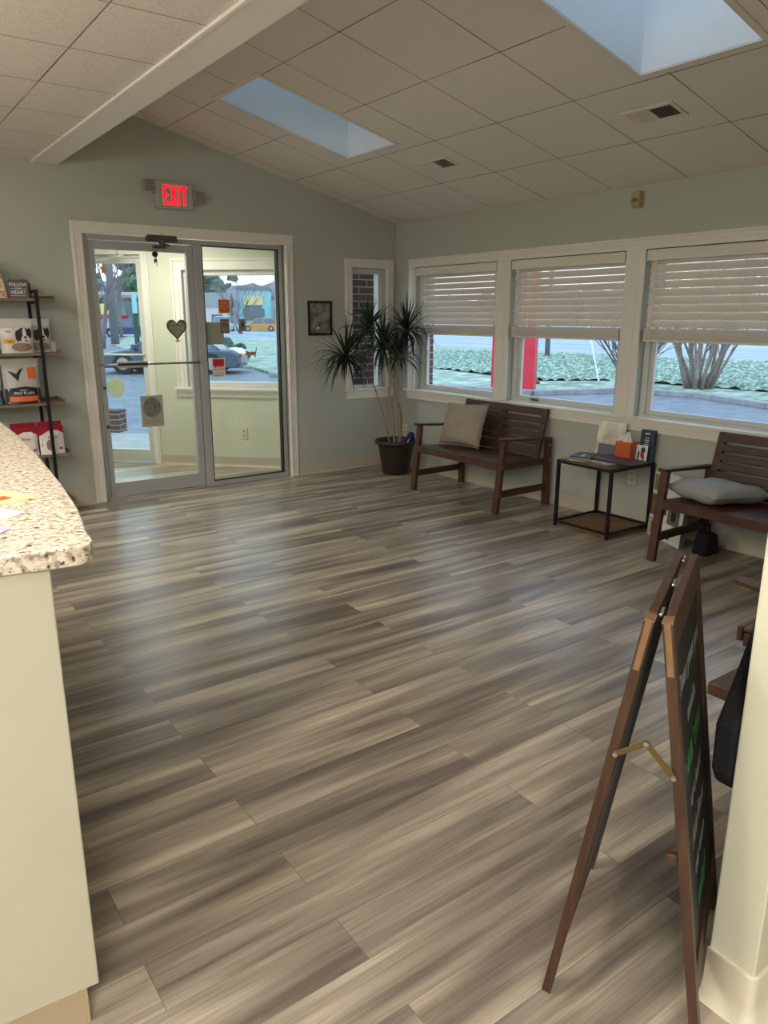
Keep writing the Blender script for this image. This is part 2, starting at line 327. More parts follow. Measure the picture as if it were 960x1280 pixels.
# ------------------------------------------------------------------ setting: ground, floor, walls, ceiling
GZ = -0.30
M_asph = two_tone('asphalt', (96, 104, 116), (128, 136, 148), 3, 0.3, 0.7, 0.7)
M_road = two_tone('frosty_road', (130, 146, 156), (160, 172, 178), 0.6, 0.35, 0.65, 0.7, stretch=(1, 0.1, 1))
M_frost = two_tone('frosted_grass', (108, 130, 108), (176, 190, 182), 2.4, 0.38, 0.62, 0.9, stretch=(1, 1.6, 1), bump=0.4, c3=(142, 162, 146))
M_hedge = two_tone('frosted_ground_cover', (74, 100, 82), (180, 194, 186), 7, 0.36, 0.64, 0.95, bump=0.5, c3=(118, 144, 126))
M_conc = mat('concrete', (168, 168, 166), 0.8, noise_s=6, noise_a=0.15, bump=0.2)
struct(B(-60, 160, -60, 260, GZ - 0.3, GZ).build('ground', M_asph))
fl = MB(); fl.box(-7.2, 0.15, -9.0, 0.0, -0.15, 0)
fl.prism([(-3.16, 0), (-0.62, 0), (-0.62, 0.06), (-2.86, 2.3), (-3.16, 2.3)], 'z', -0.15, 0)
struct(fl.build('floor', M_floor))
# porch slab outside the entry
struct(MB().prism([(-3.5, 2.85), (-2.87, 2.30), (-0.6, 0.16), (-0.5, 0.16), (-0.5, 2.75), (-4.7, 6.95), (-5.6, 6.0)], 'z', GZ, -0.03).build('porch_floor', M_conc, bevel=0.01))

def wall_x(mb, y0, y1, x0, x1, z0, z1, ops):
    # wall running in x, openings (xa, xb, za, zb)
    xs = sorted(ops); c = x0
    for a, b, za, zb in xs:
        mb.box(c, a, y0, y1, z0, z1)
        if za > z0: mb.box(a, b, y0, y1, z0, za)
        mb.box(a, b, y0, y1, zb, z1); c = b
    mb.box(c, x1, y0, y1, z0, z1)
ZC, SL = 2.4024, 0.2396
wb = MB(); wall_x(wb, 0, 0.15, -7.2, 0, 0, ZC, [(-3.03, -1.255, 0, 2.15), (-0.54, -0.12, 0.79, 1.975)])
wb.box(-7.2, -3.146, 0, 0.15, ZC, 2.75)
wb.prism([(-3.146, ZC), (0, ZC), (0, ZC + 0.06), (-3.146, ZC + SL * 3.146 + 0.06)], 'y', 0, 0.15)
struct(wb.build('wall_back', M_wall))
W_OP = [(-1.463, -0.335), (-2.768, -1.622), (-4.085, -2.93)]
wr = MB(Matrix(((0, -1, 0, 0), (1, 0, 0, 0), (0, 0, 1, 0), (0, 0, 0, 1))))  # local x = world y, local y = -world x
wall_x(wr, -0.15, 0, -5.75, 0.15, 0, ZC + 0.06, [(a, b, 0.79, 1.972) for a, b in W_OP])
struct(wr.build('wall_right', M_wall))
wv = MB(Matrix(((0, -1, 0, 0.15), (1, 0, 0, 0), (0, 0, 1, 0), (0, 0, 0, 1))))
wall_x(wv, -0.11, 0, -5.75, 0.255, GZ, 3.0, [(-1.44, -0.298, 0.70, 2.0), (-2.74, -1.50, 0.70, 2.0), (-4.06, -2.80, 0.70, 2.0)])
struct(wv.build('wall_brick_veneer', M_brick))
# wall end beside the camera, with the room's near wall
struct(B(-3.277, 0, -5.705, -5.60, 0, 3.2).build('wall_front', M_end, bevel=0.004))
struct(B(-7.35, -7.2, -9.15, 0.15, 0, 2.75).build('wall_left', M_wall))
struct(B(-7.2, 0, -9.15, -9.0, 0, 3.3).build('wall_rear', M_wall))
struct(B(0, 0.15, -9.15, -5.75, 0, 3.3).build('wall_side', M_wall))
# ceilings
sk = [(-2.31, -1.25, -1.66, -1.045), (-2.33, -1.212, -4.29, -3.665)]
u = V((1, 0, -SL)).normalized(); ul = math.sqrt(1 + SL * SL)
CE = frameM((0, 0, ZC), u, (0, 1, 0))
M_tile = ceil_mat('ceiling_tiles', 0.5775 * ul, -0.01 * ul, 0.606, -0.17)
def slope_slab(mb, xa, xb, ya, yb): mb.box(xa * ul, xb * ul, ya, yb, 0, 0.06)
ce = MB(); X0, X1 = -3.146, 0.0
q_ = 0.021
for ya, yb in ((-9.0, -4.29 - q_), (-3.665 + q_, -1.66 - q_), (-1.045 + q_, 0.0)): slope_slab(ce, X0, X1, ya, yb)
for a, b, c, d in sk: slope_slab(ce, X0, a - q_, c - q_, d + q_); slope_slab(ce, b + q_, X1, c - q_, d + q_)
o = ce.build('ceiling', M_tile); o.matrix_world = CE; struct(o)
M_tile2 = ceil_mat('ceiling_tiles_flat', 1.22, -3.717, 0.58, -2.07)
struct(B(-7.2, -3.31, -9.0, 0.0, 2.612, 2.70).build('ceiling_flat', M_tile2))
bmm = MB(); bmm.box(-3.312, -3.146, -9.0, 0.0, 2.603, 3.25); bmm.box(-3.335, -3.312, -9.0, 0, 2.598, 2.612)
struct(bmm.build('ceiling_beam', mat('beam_paint', (236, 230, 220), 0.55), bevel=0.003))
M_shaft = mat('skylight_shaft_paint', (226, 232, 234), 0.5)
for i, (a, b, c, d) in enumerate(sk):
    za = ZC - SL * a; zb = ZC - SL * b; top = 3.75
    m = MB(); t = 0.02
    for x0, x1, y0, y1 in ((a - t, a, c - t, d + t), (b, b + t, c - t, d + t), (a, b, c - t, c), (a, b, d, d + t)):
        z0, z1 = ZC - SL * x0 + 0.002, ZC - SL * x1 + 0.002
        m.hexa([(x0, y0, z0), (x1, y0, z1), (x1, y1, z1), (x0, y1, z0), (x0, y0, top), (x1, y0, top), (x1, y1, top), (x0, y1, top)])
    struct(m.build('skylight_shaft', M_shaft))
    m = MB(); tw = 0.035
    for x0, x1, y0, y1 in ((a - tw, a, c - tw, d + tw), (b, b + tw, c - tw, d + tw), (a, b, c - tw, c), (a, b, d, d + tw)): m.box(x0 * ul, x1 * ul, y0, y1, -0.006, 0)
    o = m.build('trim_%d' % (20 + i), mat('ceiling_grid_white', (222, 212, 200), 0.6), bevel=0.001); o.matrix_world = CE; struct(o)
    m = MB(); m.box(a, b, c, d, top, top + 0.01)
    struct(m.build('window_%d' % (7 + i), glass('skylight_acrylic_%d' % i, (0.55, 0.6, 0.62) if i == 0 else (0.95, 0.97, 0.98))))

# vestibule shell
vw = MB(DG); vw.box(0.215, 0.40, 0, 0.12, 0, 2.4)
vw.box(0.40, 1.57, 0, 0.12, 0, 0.80); vw.box(0.40, 1.57, 0, 0.12, 1.95, 2.4); vw.box(1.57, 1.99, 0, 0.12, 0, 2.4)
vw.box(1.99, 3.06, 0, 0.12, 2.10, 2.4)
M_vest = mat('vestibule_paint', (206, 206, 184), 0.55, noise_s=2, noise_a=0.03)
struct(vw.build('wall_vestibule', M_vest))
struct(B(-3.25, -3.10, 0.15, 2.45, 0, 2.4).build('wall_vestibule_side', M_vest))
struct(MB().prism([(-3.25, 0.15), (-0.6, 0.15), (-0.6, 0.3), (-2.9, 2.55), (-3.25, 2.55)], 'z', 2.35, 2.45).build('ceiling_vestibule', mat('vestibule_ceiling', (212, 208, 192), 0.7)))

# ------------------------------------------------------------------ baseboards and casings
bs = MB()
def cove_x(mb, xa, xb, y, s): mb.prism([(y, 0), (y + s * 0.018, 0), (y + s * 0.008, 0.012), (y + s * 0.005, 0.03), (y + s * 0.004, 0.1), (y, 0.1)], 'x', xa, xb)
def cove_y(mb, ya, yb, x, s): mb.prism([(x, 0), (x + s * 0.018, 0), (x + s * 0.008, 0.012), (x + s * 0.005, 0.03), (x + s * 0.004, 0.1), (x, 0.1)], 'y', ya, yb)
m = MB(); cove_x(m, -7.2, -3.11, 0, -1); cove_x(m, -1.17, 0, 0, -1); struct(m.build('baseboard_back', M_base))
m = MB(); cove_y(m, -5.60, 0, 0, -1); struct(m.build('baseboard_right', M_base))
m = MB(DG); cove_x(m, 0.24, 1.91, 0, -1); struct(m.build('baseboard_vestibule', M_base))
# moulded cove base wrapped round the wall end
m = MB(); prof = [(0.0, 0.125), (0.006, 0.125), (0.008, 0.118), (0.008, 0.045), (0.014, 0.02), (0.030, 0.004), (0.034, 0.0)]
def ring(off, z):
    r = []
    x0, y0, y1 = -3.277, -5.705, -5.60
    r.append((x0 + 0.4, y1 + 0.001, z)); r.append((x0 + 0.02, y1 + 0.001, z))
    r.append((x0 - off, y1 + 0.001, z))
    for k in range(7):
        a = PI + k * PI / 12; rr = off + 0.012
        r.append((x0 + 0.012 + rr * math.cos(a), y0 + 0.012 + rr * math.sin(a), z))
    r.append((x0 + 0.6, y0 - off, z)); return r
rows = [ring(a, z) for a, z in prof]; n = len(rows[0]); vs = [p for r in rows for p in r]
m.add(vs, [(i * n + j, i * n + j + 1, (i + 1) * n + j + 1, (i + 1) * n + j) for i in range(len(rows) - 1) for j in range(n - 1)])
struct(m.build('baseboard_front', mat('cream_cove_base', (214, 204, 180), 0.4), smooth=True))

def casing(name, M, w, x0, x1, z0, z1, sill=False):
    # moulded picture-frame casing in the plane y=0 of frame M, projecting to -y
    m = MB(M)
    def leg(a, b, c, d, vert):
        m.box(a, b, -0.014, 0, c, d)
        if vert: m.box(a + 0.008, a + 0.024, -0.024, -0.014, c, d); m.box(b - 0.018, b - 0.008, -0.019, -0.014, c, d); m.box(a + 0.035, a + 0.050, -0.018, -0.014, c, d)
        else: m.box(a, b, -0.024, -0.014, d - 0.024, d - 0.008); m.box(a, b, -0.019, -0.014, c + 0.008, c + 0.018); m.box(a, b, -0.018, -0.014, d - 0.05, d - 0.035)
    leg(x0 - w, x0, z0, z1, True); leg(x1, x1 + w, z0, z1, True); leg(x0 - w, x1 + w, z1, z1 + w, False)
    return struct(m.build(name, M_trim, bevel=0.002))
casing('trim_1', None, 0.085, -3.022, -1.265, 0, 2.135)
casing('trim_2', None, 0.082, -0.535, -0.12, 0.805, 1.97)
m = MB(); m.box(-0.64, -0.012, -0.045, 0.10, 0.787, 0.805); m.box(-0.61, -0.03, -0.016, 0, 0.705, 0.787); m.box(-0.61, -0.03, -0.024, -0.016, 0.76, 0.787)
struct(m.build('trim_3', M_trim, bevel=0.003))
m = MB(); m.box(-0.014, 0, -4.3, -0.227, 1.972, 2.055); m.box(-0.024, -0.014, -4.3, -0.227, 2.034, 2.050); m.box(-0.018, -0.014, -4.3, -0.227, 2.0, 2.012)
for a, b in ((-0.335, -0.227), (-1.622, -1.463), (-2.93, -2.768), (-4.25, -4.085)): m.box(-0.014, 0, a, b, 0.805, 1.972); m.box(-0.018, -0.014, (a + b) / 2 - 0.03, (a + b) / 2 + 0.03, 0.805, 1.972)
struct(m.build('trim_4', M_trim, bevel=0.002))
m = MB(); m.box(-0.045, 0.08, -4.33, -0.20, 0.787, 0.805); m.box(-0.016, 0, -4.3, -0.227, 0.708, 0.787); m.box(-0.026, -0.016, -4.3, -0.227, 0.758, 0.787); m.box(-0.020, -0.016, -4.3, -0.227, 0.708, 0.722)
struct(m.build('trim_5', M_trim, bevel=0.003))
m = MB(DG); w_ = 0.105
m.box(0.40 - w_, 0.40, -0.016, 0, 0.81, 1.95); m.box(1.57, 1.57 + w_, -0.016, 0, 0.81, 1.95); m.box(0.40 - w_, 1.57 + w_, -0.016, 0, 1.95, 2.06)
m.box(1.57 + w_ - 0.025, 1.57 + w_ - 0.008, -0.026, -0.016, 0.81, 2.06); m.box(0.3, 1.57 + w_, -0.026, -0.016, 2.035, 2.052); m.box(1.60, 1.615, -0.022, -0.016, 0.81, 1.95)
m.box(0.26, 1.70, -0.05, 0.05, 0.785, 0.81); m.box(0.29, 1.68, -0.018, 0, 0.715, 0.785); m.box(0.29, 1.68, -0.028, -0.018, 0.76, 0.785)
struct(m.build('trim_6', M_trim, bevel=0.002))
m = MB(DG); m.box(1.915, 1.99, -0.018, 0, 0, 2.10); m.box(1.93, 1.945, -0.026, -0.018, 0, 2.10); m.box(1.915, 3.06, -0.018, 0, 2.10, 2.19)
struct(m.build('trim_7', M_trim, bevel=0.002))

# ------------------------------------------------------------------ windows and blinds in the right wall
for i, (a, b) in enumerate(W_OP):
    e = struct(empty('window_%d' % (i + 1), (0.08, (a + b) / 2, 0.79))); hw = (b - a) / 2 - 0.002; H = 1.18
    fr = MB(); f = 0.045
    for y0, y1, z0, z1 in ((-hw, -hw + f, 0, H), (hw - f, hw, 0, H), (-hw + f, hw - f, 0.0, 0.03), (-hw + f, hw - f, H - 0.03, H)): fr.box(-0.02, 0.065, y0, y1, z0, z1)
    fr.build('window_frame', M_vinyl, e, bevel=0.002)
    for nm, z0, z1, xo in (('lower_sash', 0.03, 0.60, 0.0), ('upper_sash', 0.565, H - 0.03, 0.03)):
        s_ = MB(); g = 0.036; y0, y1 = -hw + f, hw - f
        for q in ((y0, y0 + g, z0, z1), (y1 - g, y1, z0, z1), (y0 + g, y1 - g, z0, z0 + g), (y0 + g, y1 - g, z1 - g, z1)): s_.box(xo, xo + 0.028, *q)
        so = s_.build(nm, M_vinyl, e, bevel=0.002)
        MB().box(xo + 0.012, xo + 0.016, y0 + g, y1 - g, z0 + g, z1 - g).build('pane', M_glass, so)
    if i != 1: continue
    l = MB(); l.box(-0.025, 0.0, hw - 0.30, hw - 0.24, 0.034, 0.046); l.box(-0.03, -0.02, hw - 0.28, hw - 0.22, 0.046, 0.054); l.build('sash_lock', M_brass, e, bevel=0.002)
e = struct(empty('window_4', (-0.33, 0.08, 0.79)))
fr = MB()
for x0, x1, z0, z1 in ((-0.208, -0.18, 0, 1.18), (0.155, 0.208, 0, 1.18), (-0.18, 0.155, 0, 0.035), (-0.18, 0.155, 1.13, 1.18)): fr.box(x0, x1, -0.02, 0.06, z0, z1)
fr.build('window_frame', M_vinyl, e, bevel=0.002); B(-0.18, 0.155, 0.015, 0.02, 0.035, 1.13).build('pane', M_glass, e)
e = struct(empty('window_5', M=DG @ Matrix.Translation((0, 0.05, 0))))
fr = MB()
for x0, x1, z0, z1 in ((0.402, 0.45, 0.812, 1.95), (1.52, 1.568, 0.812, 1.95), (0.45, 1.52, 0.812, 0.865), (0.45, 1.52, 1.90, 1.95)): fr.box(x0, x1, -0.02, 0.05, z0, z1)
fr.build('window_frame', M_vinyl, e, bevel=0.002); B(0.45, 1.52, 0.01, 0.015, 0.865, 1.90).build('pane', M_glass, e)

names = ['white slatted blind half raised in the window nearest the plant corner', 'white slatted blind half raised in the middle window above the side table', 'white slatted blind half raised in the window nearest the camera']
def make_blind(L, label, x=0.018):
    e = empty('window_blind', (0, 0, 0), 0, label, 'window blind', 'white faux-wood window blinds')
    h = L / 2
    B(-0.016, -0.004, -h, h, 1.893, 1.966).build('valance', M_blind, e, bevel=0.003)
    B(0.0, 0.05, -h + 0.01, h - 0.01, 1.93, 1.968).build('headrail', M_blind, e, bevel=0.002)
    sl = MB(); n = 9; hw = 0.026; th = math.radians(74)
    for k in range(n):
        z = 1.893 - 0.0530 * k; c, s = math.cos(th) * hw, math.sin(th) * hw; cx = 0.026
        tx, tz = math.sin(th) * 0.0015, math.cos(th) * 0.0015
        p = [(cx - c, z - s), (cx + c, z + s)]
        sl.hexa([(p[0][0] - tx, -h + 0.02, p[0][1] + tz), (p[0][0] + tx, -h + 0.02, p[0][1] - tz), (p[1][0] + tx, -h + 0.02, p[1][1] - tz), (p[1][0] - tx, -h + 0.02, p[1][1] + tz),
                 (p[0][0] - tx, h - 0.012, p[0][1] + tz), (p[0][0] + tx, h - 0.012, p[0][1] - tz), (p[1][0] + tx, h - 0.012, p[1][1] - tz), (p[1][0] - tx, h - 0.012, p[1][1] + tz)])
    sl.build('slats', M_blind, e)
    st = MB()
    for k in range(16):
        z = 1.364 + k * 0.0046; j = random.uniform(-0.0015, 0.0015); st.box(0.001 + j, 0.052 + j, -h + 0.02, h - 0.012, z, z + 0.0034)
    st.build('stacked_slats', M_blind, e)
    B(-0.001, 0.053, -h + 0.02, h - 0.012, 1.344, 1.362).build('bottom_rail', M_blind, e, bevel=0.003)
    cd = MB(); nc = 4
    for k in range(nc):
        y = -h + 0.14 + (L - 0.28) * k / (nc - 1)
        for xx in (-0.002, 0.055): cd.tube([(xx, y, 1.93), (xx, y + 0.001, 1.35)], 0.0013, 5)
        cd.tube([(0.026, y, 1.93), (0.026, y, 1.35)], 0.0010, 5)
    cd.build('ladder_cord', M_white, e)
    MB().tube([(-0.006, h - 0.07, 1.90), (-0.008, h - 0.072, 1.30)], 0.003, 6).build('tilt_wand', M_blind, e)
    return e
for i, (a, b) in enumerate(W_OP):
    e = make_blind(b - a - 0.02, names[i]); e.location = (0.004, (a + b) / 2, 0)

# ------------------------------------------------------------------ storefront door, sidelight
D = struct(empty('door_1', (0, 0.035, 0)))
fr = MB(); fr.box(-3.018, -2.974, 0, 0.09, 0, 2.133); fr.box(-1.31, -1.269, 0, 0.09, 0.0, 2.133); fr.box(-2.974, -1.31, 0, 0.09, 2.096, 2.133); fr.box(-2.112, -2.04, 0, 0.09, 0, 2.096)
fr.box(-2.04, -1.31, 0.0, 0.09, 0, 0.045)
fr.build('door_frame', M_alu, D, bevel=0.003)
B(-2.974, -2.112, 0.0, 0.10, 0.0, 0.012).build('threshold', M_alu, D)
m = MB()
for q in ((-2.04, -2.034, 0.045, 2.096), (-1.322, -1.31, 0.045, 2.096), (-2.034, -1.322, 0.045, 0.052), (-2.034, -1.322, 2.088, 2.096)): m.box(q[0], q[1], -0.001, 0.05, q[2], q[3])
m.build('gasket', M_black, D)
B(-2.034, -1.322, 0.025, 0.031, 0.052, 2.088).build('sidelight_pane', M_glass, D)
lf = MB(); lf.box(-2.968, -2.925, 0.01, 0.055, 0.018, 2.088); lf.box(-2.178, -2.118, 0.01, 0.055, 0.018, 2.088); lf.box(-2.925, -2.178, 0.01, 0.055, 2.025, 2.088); lf.box(-2.925, -2.178, 0.01, 0.055, 0.018, 0.138)
leaf = lf.build('door_leaf', M_alu, D, bevel=0.003)
B(-2.925, -2.178, 0.028, 0.034, 0.138, 2.025).build('pane', M_glass, leaf)
m = MB(); m.tube([(-2.966, -0.025, 1.128), (-2.12, -0.025, 1.122)], 0.009, 10); m.tube([(-2.955, -0.025, 1.128), (-2.955, 0.02, 1.128)], 0.011); m.tube([(-2.13, -0.025, 1.122), (-2.13, 0.02, 1.122)], 0.011)
m.build('push_bar', M_steel, leaf, smooth=True)
m = MB(); m.box(-2.835, -2.59, -0.052, -0.034, 1.098, 1.152, 0); m.box(-2.835, -2.59, -0.053, -0.033, 1.118, 1.136, 1); m.box(-2.82, -2.80, -0.036, 0.01, 1.11, 1.14); m.box(-2.62, -2.60, -0.036, 0.01, 1.11, 1.14)
m.build('push_plate', [M_alu, M_black], leaf, bevel=0.002)
m = MB(); m.cyl((-2.945, 0.012, 0.94), (-2.945, -0.004, 0.94), 0.012); m.cyl((-2.945, 0.012, 0.62), (-2.945, -0.004, 0.62), 0.014); m.build('lock_cylinder', M_aludark, leaf)
m = MB(); m.box(-2.52, -2.27, -0.055, -0.004, 2.098, 2.15); m.cyl((-2.40, -0.03, 2.155), (-2.40, -0.03, 2.165), 0.02); m.bar((-2.42, -0.05, 2.09), (-2.33, -0.02, 2.075), 0.022, 0.012); m.box(-2.46, -2.36, -0.03, 0.012, 2.05, 2.07)
m.cyl((-2.39, -0.045, 2.07), (-2.39, -0.045, 2.11), 0.014); m.bar((-2.39, -0.05, 2.115), (-2.45, -0.07, 2.118), 0.02, 0.006)
m.build('door_closer', M_aludark, D, bevel=0.002)
# outer entry door in the diagonal wall
D2 = struct(empty('door_2', M=DG @ Matrix.Translation((0, 0.02, 0))))
fr = MB(); fr.box(1.992, 2.02, 0, 0.09, 0, 2.098); fr.box(3.02, 3.058, 0, 0.09, 0, 2.098); fr.box(2.02, 3.02, 0, 0.09, 2.07, 2.098); fr.build('door_frame', mat('white_aluminium', (206, 204, 194), 0.4), D2, bevel=0.002)
MW = MATS['white_aluminium']
lf = MB(); lf.box(2.024, 2.062, 0.01, 0.055, 0.01, 2.066); lf.box(2.97, 3.016, 0.01, 0.055, 0.01, 2.066); lf.box(2.062, 2.97, 0.01, 0.055, 2.02, 2.066); lf.box(2.062, 2.97, 0.01, 0.055, 0.01, 0.14)
leaf2 = lf.build('door_leaf', MW, D2, bevel=0.002)
B(2.062, 2.97, 0.028, 0.033, 0.14, 2.02).build('pane', M_glass, leaf2)
m = MB(); m.tube([(2.04, -0.03, 1.128), (3.0, -0.03, 1.128)], 0.011, 8); m.cyl((2.045, -0.03, 1.128), (2.045, 0.02, 1.128), 0.012); m.build('push_bar', mat('white_enamel', (220, 218, 210), 0.3), leaf2, smooth=True)
m = MB(); m.box(2.22, 2.48, -0.075, -0.018, 2.10, 2.155); m.cyl((2.20, -0.045, 2.128), (2.22, -0.045, 2.128), 0.022); m.bar((2.30, -0.04, 2.09), (2.12, -0.12, 2.085), 0.02, 0.01); m.bar((2.12, -0.12, 2.085), (2.46, -0.02, 2.045), 0.02, 0.01)
m.build('door_closer', MATS['white_enamel'], D2, bevel=0.003)

# paper notices and stickers on the glass (each its own thing)
GY = 0.06
def notice(x0, x1, z0, z1, m_, label, name='paper_notice', cat='notice', t=0.0015, y=None):
    yy = GY if y is None else y
    e = empty(name, ((x0 + x1) / 2, yy - 0.001, z0), 0, label, cat)
    w, h = (x1 - x0) / 2, z1 - z0
    B(-w, w, -t, 0, 0, h).build('sheet', m_, e); return e, w, h
FRX = lambda x, z, y=-0.0022: frameM((x, y, z), (1, 0, 0), (0, 0, 1))
M_or = mat('orange_notice', (206, 92, 44), 0.5); M_br = mat('brown_notice', (132, 92, 74), 0.5); M_gn = mat('grey_notice', (120, 126, 130), 0.5); M_rd = mat('red_sticker', (196, 30, 48), 0.4)
M_ink = mat('dark_ink', (50, 48, 48), 0.6); M_paleink = mat('pale_ink', (222, 190, 160), 0.6)
e, w1, h1 = notice(-1.905, -1.79, 1.535, 1.66, M_white, 'orange square notice highest on the sidelight glass')
B(-w1 + 0.008, w1 - 0.008, -0.0022, -0.0014, 0.008, h1 - 0.008).build('orange_panel', M_or, e)
for k, s in enumerate(['PLEASE', 'WATCH YOUR', 'STEP']): text(s, 0.016, M_paleink, e, FRX(0, 0.088 - k * 0.024, -0.0026))
e, w1, h1 = notice(-1.893, -1.808, 1.365, 1.488, M_br, 'brown notice with two text blocks below the orange one on the glass')
text('GOOD DOGS', 0.013, M_paleink, e, FRX(0, 0.10)); B(-0.034, 0.034, -0.0024, -0.0016, 0.012, 0.055).build('printed_panel', M_gn, e)
e, w1, h1 = notice(-1.712, -1.648, 1.385, 1.488, M_gn, 'grey notice with dark oval emblem, right of the brown notice')
mm = MB(); mm.add([(x, -0.0024, z) for x, z in ell(0, 0.055, 0.014, 0.028)], [tuple(range(20))]); mm.build('emblem', M_ink, e)
notice(-2.025, -1.86, 1.27, 1.462, mat('faded_paper', (176, 172, 158), 0.7), 'pale faded paper taped behind the brown notice on the glass', y=0.0595 + 0.012)
e, w1, h1 = notice(-1.99, -1.868, 0.985, 1.15, M_white, 'red and white accreditation sticker low on the sidelight glass', 'window_sticker', 'sticker')
B(-w1 + 0.008, w1 - 0.008, -0.0022, -0.0014, 0.06, h1 - 0.008).build('red_panel', M_rd, e); text('AAHA', 0.042, M_white, e, FRX(0, 0.078, -0.0028), bold=0.002)
text('ACCREDITED', 0.014, M_ink, e, FRX(0, 0.036)); B(-0.045, 0.045, -0.0022, -0.0014, 0.012, 0.018).build('printed_line', M_ink, e)
# cat-shaped window cling
cat_pts = [(-0.055, 0.02), (-0.05, 0.035), (-0.058, 0.055), (-0.045, 0.048), (-0.035, 0.052), (-0.028, 0.040), (0.02, 0.045), (0.04, 0.04), (0.05, 0.06), (0.052, 0.085), (0.058, 0.085), (0.058, 0.055), (0.05, 0.025), (0.045, -0.01), (0.038, -0.01), (0.035, 0.012), (0.02, 0.01), (-0.005, 0.01), (-0.008, -0.015), (-0.016, -0.015), (-0.02, 0.01), (-0.03, -0.02), (-0.038, -0.02), (-0.034, 0.012), (-0.046, 0.01)]
m = MB(); n = len(cat_pts); m.prism(cat_pts, 'y', -0.0015, 0)
o = m.build('cat_sticker', mat('tabby_brown', (176, 140, 120), 0.6, noise_s=60, noise_a=0.4)); o.location = (-1.607, GY - 0.001, 1.155); tag(o, 'small brown walking cat cling on the sidelight glass', 'sticker')
# heart plaque
e = empty('heart_plaque', (-2.294, 0.062, 1.29), 0, 'tan framed heart plaque hanging on the inner glass door', 'plaque')
def heart(s, dz): return [(s * 0.0055 * 16 * math.sin(t) ** 3 * 1.0, dz + s * 0.0062 * (13 * math.cos(t) - 5 * math.cos(2 * t) - 2 * math.cos(3 * t) - math.cos(4 * t))) for t in (2 * PI * i / 36 for i in range(36))]
m = MB(); m.prism(heart(1.0, 0.12), 'y', -0.012, 0); m.box(-0.02, 0.02, -0.014, -0.004, 0.012, 0.021); m.build('heart_frame', mat('tan_wicker', (112, 92, 52), 0.7, noise_s=60, noise_a=0.3), e, bevel=0.003)
m = MB(); m.prism(heart(0.76, 0.118), 'y', -0.0135, -0.0121); m.build('heart_face', mat('heart_face', (150, 150, 138), 0.6), e)
text('HAVE A', 0.034, mat('teal_ink', (46, 120, 104), 0.6), e, FRX(0, 0.145, -0.0142), bold=0.001); text('great day', 0.026, M_grey, e, FRX(0, 0.112, -0.0142)); text('with your pet', 0.014, M_grey, e, FRX(0, 0.09, -0.0142))
# round-photo notice
e, w1, h1 = notice(-2.655, -2.462, 0.59, 0.855, mat('grey_green_paper', (158, 156, 138), 0.7), 'grey paper notice with round photo low on the glass door', t=0.0015)
mm = MB(); mm.add([(x, -0.002, z) for x, z in ell(0, 0.165, 0.078, 0.085, 28)], [tuple(range(28))]); mm.build('round_photo', mat('photo_tone', (112, 116, 100), 0.6, noise_s=26, noise_a=0.5), e)
for k in range(3): B(-0.07, 0.07 - 0.01 * k, -0.0022, -0.0015, 0.03 + k * 0.016, 0.034 + k * 0.016).build('printed_line', mat('soft_ink', (128, 120, 108), 0.7), e)
# keys on a hook at the glass
e = empty('hanging_keys', (-2.442, 0.058, 1.90), 0, 'dark suction hook with hanging keys at top of the glass door', 'keys')
m = MB(); m.cyl((0, 0, 0.105), (0, -0.02, 0.105), 0.022, seg=16); m.build('suction_hook', M_black, e)
m = MB(); m.bar((0, -0.012, 0.09), (-0.008, -0.012, 0.03), 0.012, 0.004); m.bar((0.006, -0.015, 0.09), (0.012, -0.015, 0.01), 0.010, 0.003); m.cyl((0, -0.01, 0.055), (0, -0.02, 0.055), 0.014); m.build('key', M_aludark, e)
# flat pale disc and a tag on the outer door
m = MB(DG); m.add([(2.40 + x, 0.046, z) for x, z in ell(0, 0.787, 0.098, 0.105, 30)] + [(2.40 + x, 0.048, z) for x, z in ell(0, 0.787, 0.098, 0.105, 30)], [tuple(range(30)), tuple(range(59, 29, -1))] + [(i, (i + 1) % 30, 30 + (i + 1) % 30, 30 + i) for i in range(30)])
tag(m.build('round_decal', mat('pale_decal', (198, 204, 168), 0.6, noise_s=14, noise_a=0.12)), 'pale round decal on the outer entry door glass', 'sticker')
m = MB(DG); m.box(2.385, 2.44, 0.044, 0.047, 1.93, 1.99); m.box(2.40, 2.425, 0.044, 0.047, 1.99, 2.03)
tag(m.build('hanging_tag', mat('tag_orange', (168, 104, 76), 0.6)), 'small rust coloured tag at top of the outer door glass', 'tag')
# outlets
def outlet(M, label):
    e = empty('electrical_outlet', label=label, cat='electrical outlet', M=M)
    B(-0.036, 0.036, -0.006, 0, -0.058, 0.058).build('cover_plate', mat('outlet_ivory', (214, 206, 184), 0.4), e, bevel=0.002)
    for z in (-0.022, 0.022):
        m = MB(); m.box(-0.016, 0.016, -0.0085, -0.006, z - 0.014, z + 0.014, 0); m.box(-0.008, -0.005, -0.009, -0.008, z - 0.005, z + 0.006, 1); m.box(0.005, 0.008, -0.009, -0.008, z - 0.005, z + 0.006, 1); m.cyl((0, -0.0092, z - 0.009), (0, -0.008, z - 0.009), 0.0025, m=1)
        m.build('socket', [mat('socket_ivory', (196, 186, 160), 0.4), M_black], e)
    return e
outlet(DG @ Matrix.Translation((1.0, -0.001, 0.348)), 'ivory outlet low on the vestibule wall seen through the sidelight')
RW = frameM((0, 0, 0), (0, -1, 0), (1, 0, 0)) # local x = -world y, local y = +world x
outlet(RW @ Matrix.Translation((2.972, -0.001, 0.36)), 'ivory outlet on the wall behind the small side table')
outlet(RW @ Matrix.Translation((0.186, -0.001, 0.375)), 'ivory outlet on the wall behind the potted plant')

